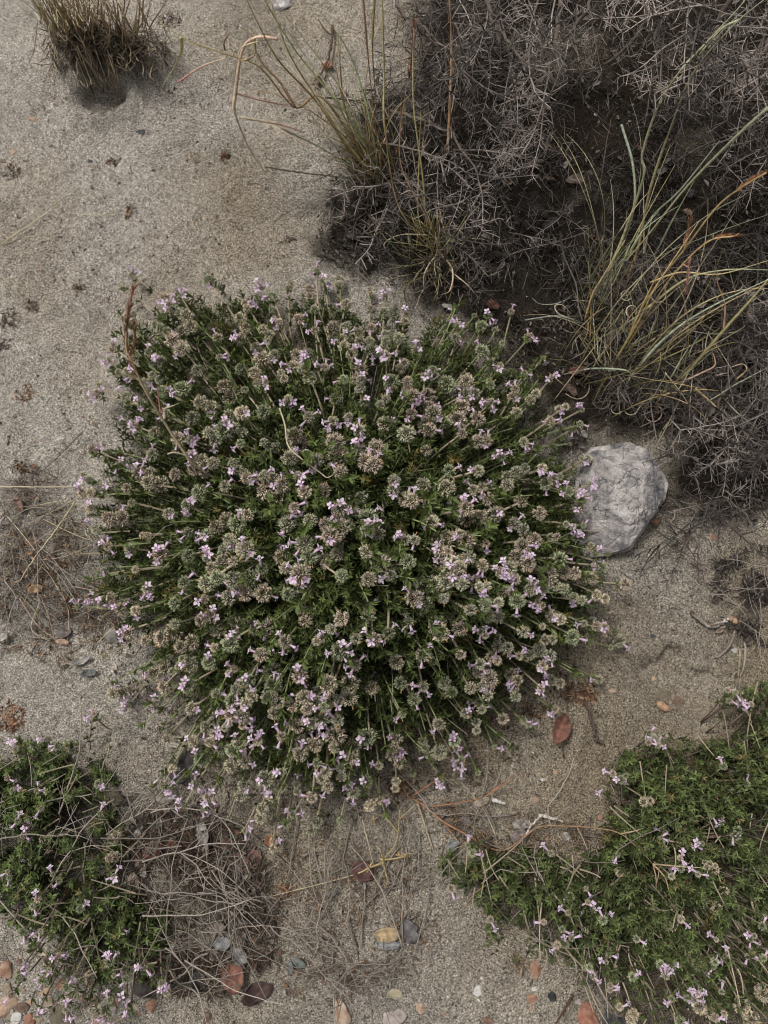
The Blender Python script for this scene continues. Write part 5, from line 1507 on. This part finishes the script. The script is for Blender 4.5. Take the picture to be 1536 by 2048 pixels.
MK5 = [(48, 1671, 'the blossom trio'), (82, 1617, 'the single left blossom'), (200, 1626, 'the blossom at the mat edge'), (228, 1752, 'the blossoms on a brown head'), (110, 1755, 'the blossom pair'), (163, 1818, 'the lone lower blossom'), (243, 1857, 'the right lower blossom'), (75, 1799, 'the left lower blossoms')]
MK6 = [(1443, 1533, 'the upper blossom'), (1361, 1720, 'the blossom cluster'), (1324, 1675, 'the stacked blossoms'), (1188, 1820, 'the small lilac blossoms'), (1333, 1930, 'the big blossom group'), (1433, 1815, 'the tan husk'), (935, 1690, 'the first blossoms'), (1235, 1709, 'the lone blossom'), (1500, 1890, 'the right edge blossoms')]
MK7 = [(40, 1012, 'the brown leaf'), (72, 1178, 'the orange-tan leaf'), (65, 1085, 'the pinkish flake'), (130, 1265, 'the mauve leaf'), (33, 1171, 'the end of the slanting straw'), (163, 1322, 'the grey curled leaf'), (4, 1275, 'the edge leaf'), (150, 985, 'the level straw'), (190, 1120, 'the bush edge')]
twig_field(HEAP1, 112, 'bleached grey twig', 'twigs in the lower left tangle', (.004, .035), MK1, sc=(.4, 1.05))
twig_field(HEAP2, 44, 'grey twig on sand', 'twigs on the sand at bottom centre', (.003, .014), MK2)
twig_field(STRIPR, 22, 'grey twig', 'twigs along the trailing stem', (.003, .014), MK3, ksel=(0, 6))
twig_field(HEAPR, 40, 'crooked grey twig', 'twigs in the right edge heap', (.004, .03), MK4, ksel=(0, 6), sc=(.6, 1.0))
twig_field(PATCH_L, 24, 'pale twig in mat', 'twigs in the lower left mat', (.03, .055), MK5, ang=(30, 40))
twig_field(PATCH_R, 22, 'pale twig in mat', 'twigs in the lower right mat', (.03, .055), MK6, ang=(110, 40))
twig_field(STRIPL, 30, 'brown twig in straw', 'twigs in the left straw litter', (.003, .012), MK7, ksel=(0, 7))

def single(name, label, cat, pts, ra, c1, c2, flat=1.0, extra=()):
    b = G(*pts[0]); o_ = [b]
    p = np.array([G(*q) for q in pts]); q = smooth_path(p, 7 * len(pts)) if len(pts) > 2 else np.linspace(p[0], p[1], 8)
    q = q + rng.normal(0, ra * .25, q.shape); t = np.linspace(0, 1, len(q))
    mb = MB(); mb.tube(q - b, ra * (1 - .5 * t) * (1 + .15 * rng.normal(size=len(q))), 6, c1, c2, flat=flat)
    for e in extra:
        pe = np.array([G(*z) for z in e]); qe = smooth_path(pe, 6 * len(e)) if len(e) > 2 else np.linspace(pe[0], pe[1], 6)
        mb.tube(qe - b, np.linspace(ra * .7, ra * .3, len(qe)), 5, c1, c2)
    o = link(name, mb.mesh(name, M_wood, True), None, b); tag(o, label, cat)
    return o
WH = [.62, .56, .50]
single('twig', 'white weathered crooked twig with dark tip on sand at right', 'twig', [(1378, 1222, .004), (1395, 1235, .006), (1420, 1252, .006), (1440, 1248, .006), (1458, 1236, .006)], .0030, [.10, .06, .04], WH, .7, extra=[[(1420, 1252, .006), (1435, 1246, .012), (1455, 1243, .01)]])
single('twig', 'white bark-stripped stick lying just above the trailing orange stem', 'twig', [(1078, 1630, .012), (1095, 1634, .014), (1110, 1638, .014), (1126, 1643, .01)], .0024, WH, [.5, .45, .4], .7)
single('twig', 'forked white stick crossing the small grey leaves beside the trailing stem', 'twig', [(1052, 1670, .012), (1062, 1652, .015), (1078, 1634, .015)], .0014, WH, WH, 1, extra=[[(1062, 1652, .015), (1058, 1640, .02)]])
single('twig', 'white stick end with striped bark lying right of the bush base', 'twig', [(985, 1598, .01), (1000, 1604, .01), (1012, 1608, .008)], .0026, [.65, .62, .58], [.5, .46, .42], .7)
single('twig', 'long bent grey twig hanging down the right sand below the heap', 'twig', [(1490, 1285, .01), (1490, 1320, .01), (1482, 1350, .008), (1478, 1378, .004)], .0017, [.33, .28, .23], [.4, .34, .28], 1, extra=[[(1483, 1340, .01), (1467, 1350, .008), (1468, 1380, .004)], [(1490, 1298, .01), (1475, 1298, .012), (1465, 1290, .01)]])
single('twig', 'grey root-like twig curving out of the right edge heap', 'twig', [(1470, 1262, .015), (1462, 1285, .012), (1448, 1305, .006), (1432, 1316, .004)], .0020, [.28, .235, .2], [.34, .29, .25])
single('twig', 'dark brown straight stick at the bottom edge left of the brick-red stone', 'twig', [(1147, 1990, .01), (1128, 2020, .008), (1108, 2052, .006)], .0018, [.10, .055, .035], [.09, .05, .035])
single('twig', 'rough dark brown seed stem lying on the pale sand at top centre', 'twig', [(665, 52, .008), (663, 85, .01), (655, 120, .01), (640, 150, .008), (634, 178, .004)], .0022, [.12, .075, .05], [.16, .10, .07], 1, extra=[[(664, 70, .01), (652, 62, .01), (636, 38, .01)], [(640, 150, .01), (628, 162, .006)]])
single('twig', 'thin black stem lying diagonally on sand left of the bush', 'twig', [(160, 868, .012), (125, 905, .006), (92, 935, .004), (58, 957, .003)], .0008, [.2, .15, .1], [.05, .04, .035])
single('twig', 'small dark twig on sand near the white weathered twig', 'twig', [(1383, 1126, .004), (1398, 1134, .006), (1410, 1142, .004)], .0013, [.2, .15, .12], [.3, .25, .22])
single('twig', 'dark soft bark strip beside the reddish leaf below the bush', 'bark', [(1172, 1405, .004), (1182, 1440, .008), (1190, 1470, .008), (1205, 1488, .004)], .0055, [.19, .14, .11], [.24, .2, .165], .35)
single('straw', 'long pale straw crossing the sand from the left edge to the bush', 'straw', [(-5, 973, .01), (80, 974, .012), (155, 973, .02)], .0010, PAL, PAL)
single('straw', 'long tan straw slanting down from the bush to the left litter', 'straw', [(152, 1000, .03), (112, 1060, .02), (70, 1115, .012), (33, 1171, .004)], .0012, [.45, .36, .22], PAL)
single('straw', 'pale straw leaning over the litter from the bush edge', 'straw', [(175, 985, .03), (110, 1020, .02), (20, 1068, .004)], .0009, PAL, [.36, .28, .2])
single('straw', 'thin tan straw lying on open sand at the left edge', 'straw', [(2, 488, .004), (50, 455, .006), (100, 420, .004)], .0009, [.42, .34, .2], PAL)
single('straw', 'pale straw entering from the left edge above the brown bits', 'straw', [(-5, 545, .01), (30, 580, .01), (75, 630, .004)], .0010, PAL, [.45, .36, .25])
single('straw', 'thin grey straw lying level on the open sand', 'straw', [(245, 420, .004), (200, 430, .004), (130, 425, .003)], .0006, [.2, .16, .11], PAL)
single('straw', 'short dark straw leaning at the left of the level grey one', 'straw', [(130, 425, .004), (115, 412, .006), (98, 398, .006)], .0008, [.2, .15, .1], [.3, .24, .15])
single('straw', 'straight straw pointing up to the yellow weed from the sand', 'straw', [(725, 1640, .03), (735, 1680, .02), (747, 1732, .004)], .0008, PAL, PAL)

# straw litter at the left edge
def straw_field(poly, n, label, group, cols, marks, zr=(.003, .02), L=(60, 160)):
    xs = [p[0] for p in poly]; ys = [p[1] for p in poly]; k = 0
    while k < n:
        px, py = rng.uniform(min(xs), max(xs)), rng.uniform(min(ys), max(ys))
        if not inpoly(px, py, poly): continue
        a = rng.uniform(0, 2 * PI); ln = rng.uniform(*L); c = cols[int(rng.integers(len(cols)))]; bend = rng.normal(0, 12)
        lb = describe(label, ln, px, py, -math.degrees(a), marks)
        if lb in USED: continue
        USED[lb] = 1; k += 1
        h = rng.uniform(*zr)
        pts = [(px, py, .003), (px + math.cos(a) * ln * .5 - math.sin(a) * bend, py + math.sin(a) * ln * .5 + math.cos(a) * bend, h), (px + math.cos(a) * ln, py + math.sin(a) * ln, .004)]
        b = G(*pts[0]); p = np.array([G(*q) for q in pts]); q = smooth_path(p, 10) - b
        mb = MB(); mb.tube(q, .0006 * (1 - .4 * np.linspace(0, 1, 10)), 4, np.array(c) * rng.uniform(.7, 1.1)); o = link('straw', mb.mesh('straw', M_straw, True), None, b)
        tag(o, lb, 'straw', group)
straw_field(STRIPL, 36, 'tan straw in litter', 'straws left of the bush', [PAL, YEL, PNK, [.3, .25, .18]], MK7)
straw_field([(900, 1560), (1000, 1580), (1000, 1760), (880, 1760), (780, 1600)], 14, 'fine straw', 'straws below the bush', [PAL, ORG, [.3, .25, .18]], MK3 + MK2)

# ------------------------------------------------------------------ litter: uncountable bits
def litter(name, label, region, n, cols, size=(.003, .009), leafy=.3, zmax=.006, clump=None, bend=True, wid=.0004):
    mb = MB(); xs = [p[0] for p in region]; ys = [p[1] for p in region]
    px = rng.uniform(min(xs), max(xs), n * 3); py = rng.uniform(min(ys), max(ys), n * 3)
    ok = inpoly(px, py, region)
    if clump: ok &= vnoise(px / clump, py / clump, 5) > rng.uniform(.25, .75, len(px))
    px, py = px[ok][:n], py[ok][:n]; n = len(px)
    z0 = np.zeros(n); pos = np.array([P(a, b, 0) for a, b in zip(px, py)])
    pos[:, 2] = gz(pos[:, 0], pos[:, 1]) + rng.uniform(0, zmax, n)
    c = np.array(cols)[rng.integers(len(cols), size=n)] * rng.uniform(.6, 1.3, (n, 1))
    d = norm(rng.normal(size=(n, 3)) * [1, 1, .22]); s = rng.uniform(*size, n)
    lf = rng.random(n) < leafy
    if lf.any():
        mb.inst(LV, LF, pos[lf], frames(d[lf], norm(np.array([0, 0, 1]) + rng.normal(0, .4, (lf.sum(), 3)))), np.stack([s[lf] * .45, s[lf], s[lf] * .6], 1), c[lf])
    st = ~lf
    bar = np.array([[-1, 0, -.6], [1, 0, -.6], [0, 0, 1], [-.8, .5, -.5], [.8, .5, -.5], [0, .5, .9], [-.4, 1, -.3], [.4, 1, -.3], [0, 1, .4]], float)
    if bend: bar[3:6, 2] += 1.2; bar[3:6, 0] += .8
    fc = [np.array([[0, 1, 4, 3], [1, 2, 5, 4], [2, 0, 3, 5], [3, 4, 7, 6], [4, 5, 8, 7], [5, 3, 6, 8]]), np.array([[0, 2, 1], [6, 7, 8]])]
    ww = rng.uniform(.7, 1.4, n) * wid
    mb.inst(bar, fc, pos[st], frames(d[st]), np.stack([ww[st], s[st] * 1.8, ww[st]], 1), c[st])
    o = link(name, mb.mesh(name, M_wood)); tag(o, label, 'litter', kind='stuff')
DK = [[.04, .034, .029], [.07, .057, .048], [.12, .10, .085], [.22, .185, .16], [.05, .042, .036]]
litter('litter', 'dark leaf and twig litter under the spiny shrubs', SOIL_SHADE, 13000, DK, (.003, .010), .35, .010, 60)
litter('litter', 'bristly grey dead stems massed at the right edge under the straw coloured grass', [(1180, 560), (1600, 480), (1600, 960), (1440, 950), (1330, 860), (1210, 830)], 5200, [[.07, .06, .05], [.12, .10, .088], [.27, .235, .205], [.04, .034, .03]], (.010, .026), .02, .05, 45)
litter('litter', 'mass of fine dark dead stems under the spiny shrubs along the top', [(700, 250), (860, -60), (1620, -60), (1620, 480), (1150, 560), (960, 650), (800, 600), (660, 480)], 4800, [[.05, .042, .036], [.085, .07, .06], [.15, .125, .11], [.26, .225, .20], [.04, .034, .03]], (.007, .018), .03, .045, 50, wid=.0005)
litter('litter', 'crumbled brown litter among the lower left twigs', HEAP1, 4800, [[.06, .05, .04], [.13, .105, .085], [.3, .26, .21], [.16, .09, .06]], (.002, .010), .25, .010, 40)
litter('litter', 'fine plant bits on the sand at bottom centre', HEAP2, 1100, [[.14, .11, .09], [.3, .26, .22], [.2, .12, .07]], (.002, .010), .15, .005, 45)
litter('litter', 'straw crumbs and dry bits at the left edge', [(0, 930), (150, 950), (220, 1100), (250, 1270), (130, 1340), (0, 1290)], 1500, [[.12, .09, .07], [.36, .29, .2], [.25, .2, .15], [.4, .24, .14]], (.002, .010), .15, .006, 45)
litter('litter', 'dark bits gathered in the twig heap at the right edge', HEAPR, 1200, DK, (.003, .010), .3, .012, 35)
litter('litter', 'dry needles and dead leaves fallen beneath the flowering bush', [(300, 640), (1050, 700), (1200, 1150), (1130, 1520), (560, 1680), (320, 1560), (190, 1240)], 3800, [[.08, .065, .05], [.2, .16, .12], [.13, .09, .06]], (.003, .009), .6, .008, None)
litter('litter', 'fine litter along the trailing orange stem', STRIPR + [], 1100, [[.09, .07, .055], [.24, .2, .16], [.3, .2, .13]], (.002, .009), .2, .006, 40)
litter('litter', 'sparse dark specks and bits on the open sand', [(0, 150), (640, 0), (640, 520), (250, 640), (190, 900), (0, 950)], 800, [[.05, .04, .035], [.14, .10, .07], [.25, .16, .1]], (.0015, .007), .6, .004, 55)
litter('litter', 'sparse bits on the sand right of the bush', [(1250, 1100), (1430, 1060), (1440, 1400), (1230, 1530), (1050, 1600), (1130, 1480)], 380, [[.06, .045, .04], [.16, .12, .09], [.28, .2, .14]], (.0015, .005), .4, .002, None)

# tufts of chaff: things, each a small heap
def chaff(px, py, w, h, n, cols, label, size=(.003, .008)):
    b = G(px, py, 0); mb = MB(); a = rng.uniform(0, 2 * PI, n); rr = np.sqrt(rng.random(n))
    pos = np.stack([rr * np.cos(a) * w / FPX / 2, rr * np.sin(a) * h / FPX / 2, rng.uniform(0, .006, n) * (1.2 - rr)], 1)
    pos[:, 2] += gz(pos[:, 0] + b[0], pos[:, 1] + b[1]) - b[2]
    d = norm(rng.normal(size=(n, 3)) * [1, 1, .5]); s = rng.uniform(*size, n)
    mb.inst(LV, LF, pos, frames(d, rand_unit(n)), np.stack([s * .32, s, s * .32], 1), np.array(cols)[rng.integers(len(cols), size=n)] * rng.uniform(.6, 1.3, (n, 1)))
    o = link('chaff', mb.mesh('chaff', M_dead), None, b); tag(o, label, 'chaff')
RC = [[.30, .14, .07], [.20, .09, .05], [.42, .26, .15], [.12, .06, .04]]
DC = [[.06, .045, .04], [.14, .10, .08], [.24, .17, .12]]
for c_ in [
    (20, 1435, 56, 56, 230, RC, 'round orange-brown tuft of chaff at the left edge'),
    (50, 785, 44, 44, 90, [[.3, .17, .1], [.4, .28, .19], [.14, .08, .06]], 'brown husk cluster on the sand left of the bush'),
    (28, 343, 42, 26, 70, DC + [[.38, .25, .18]], 'dark brown husk curl near the left edge below the pinkish stone'),
    (225, 325, 34, 18, 40, DC + RC, 'small reddish-brown husk on open sand'),
    (450, 316, 26, 26, 60, RC + DC, 'tan tuft of husk on open sand below the grass'),
    (395, 316, 36, 20, 30, [[.38, .28, .17], [.5, .4, .27]], 'pale yellow husk left of the tan tuft'),
    (258, 425, 18, 38, 50, [[.42, .26, .13], [.2, .12, .07]], 'orange dry petal on open sand'),
    (18, 640, 30, 50, 70, DC, 'dark curled bits at the left edge above the husk cluster'),
    (66, 612, 30, 30, 60, DC, 'dark small tuft on sand near the slanting straw'),
    (8, 690, 22, 30, 50, DC, 'dark tuft cut by the left edge'),
    (163, 578, 34, 20, 50, DC + [[.42, .3, .2]], 'brown husk pair on sand up left of the bush'),
    (50, 935, 60, 30, 90, DC + RC, 'brown debris at the foot of the thin black stem'),
    (1160, 1385, 70, 44, 260, RC, 'bristly reddish chaff below the right edge of the bush'),
    (1075, 1420, 60, 30, 90, RC + DC, 'brown chaff under the right edge of the bush'),
    (803, 1572, 50, 40, 160, [[.14, .08, .05], [.3, .17, .1], [.08, .05, .04]], 'dark brown chaff where the trailing stem starts'),
    (1035, 1925, 44, 30, 80, [[.2, .13, .08], [.12, .08, .06], [.3, .22, .14]], 'brown chaff left of the orange stone'),
    (640, 165, 30, 34, 60, DC, 'dark tuft at the end of the rough brown stem'),
    (577, 482, 28, 12, 30, DC, 'dark insect-like speck of debris right of centre sand'),
    (570, 1785, 30, 34, 60, RC, 'reddish chaff on the sand left of the yellow weed'),
    (340, 40, 60, 50, 110, DC, 'dark debris right of the top left tussock'),
    (1505, 1600, 10, 8, 6, [[.5, .3, .12]], 'tiny orange leaf in the lower right mat')]:
    chaff(*c_)
print('objects', len(bpy.data.objects), 'tris~', sum(len(m.polygons) for m in bpy.data.meshes))
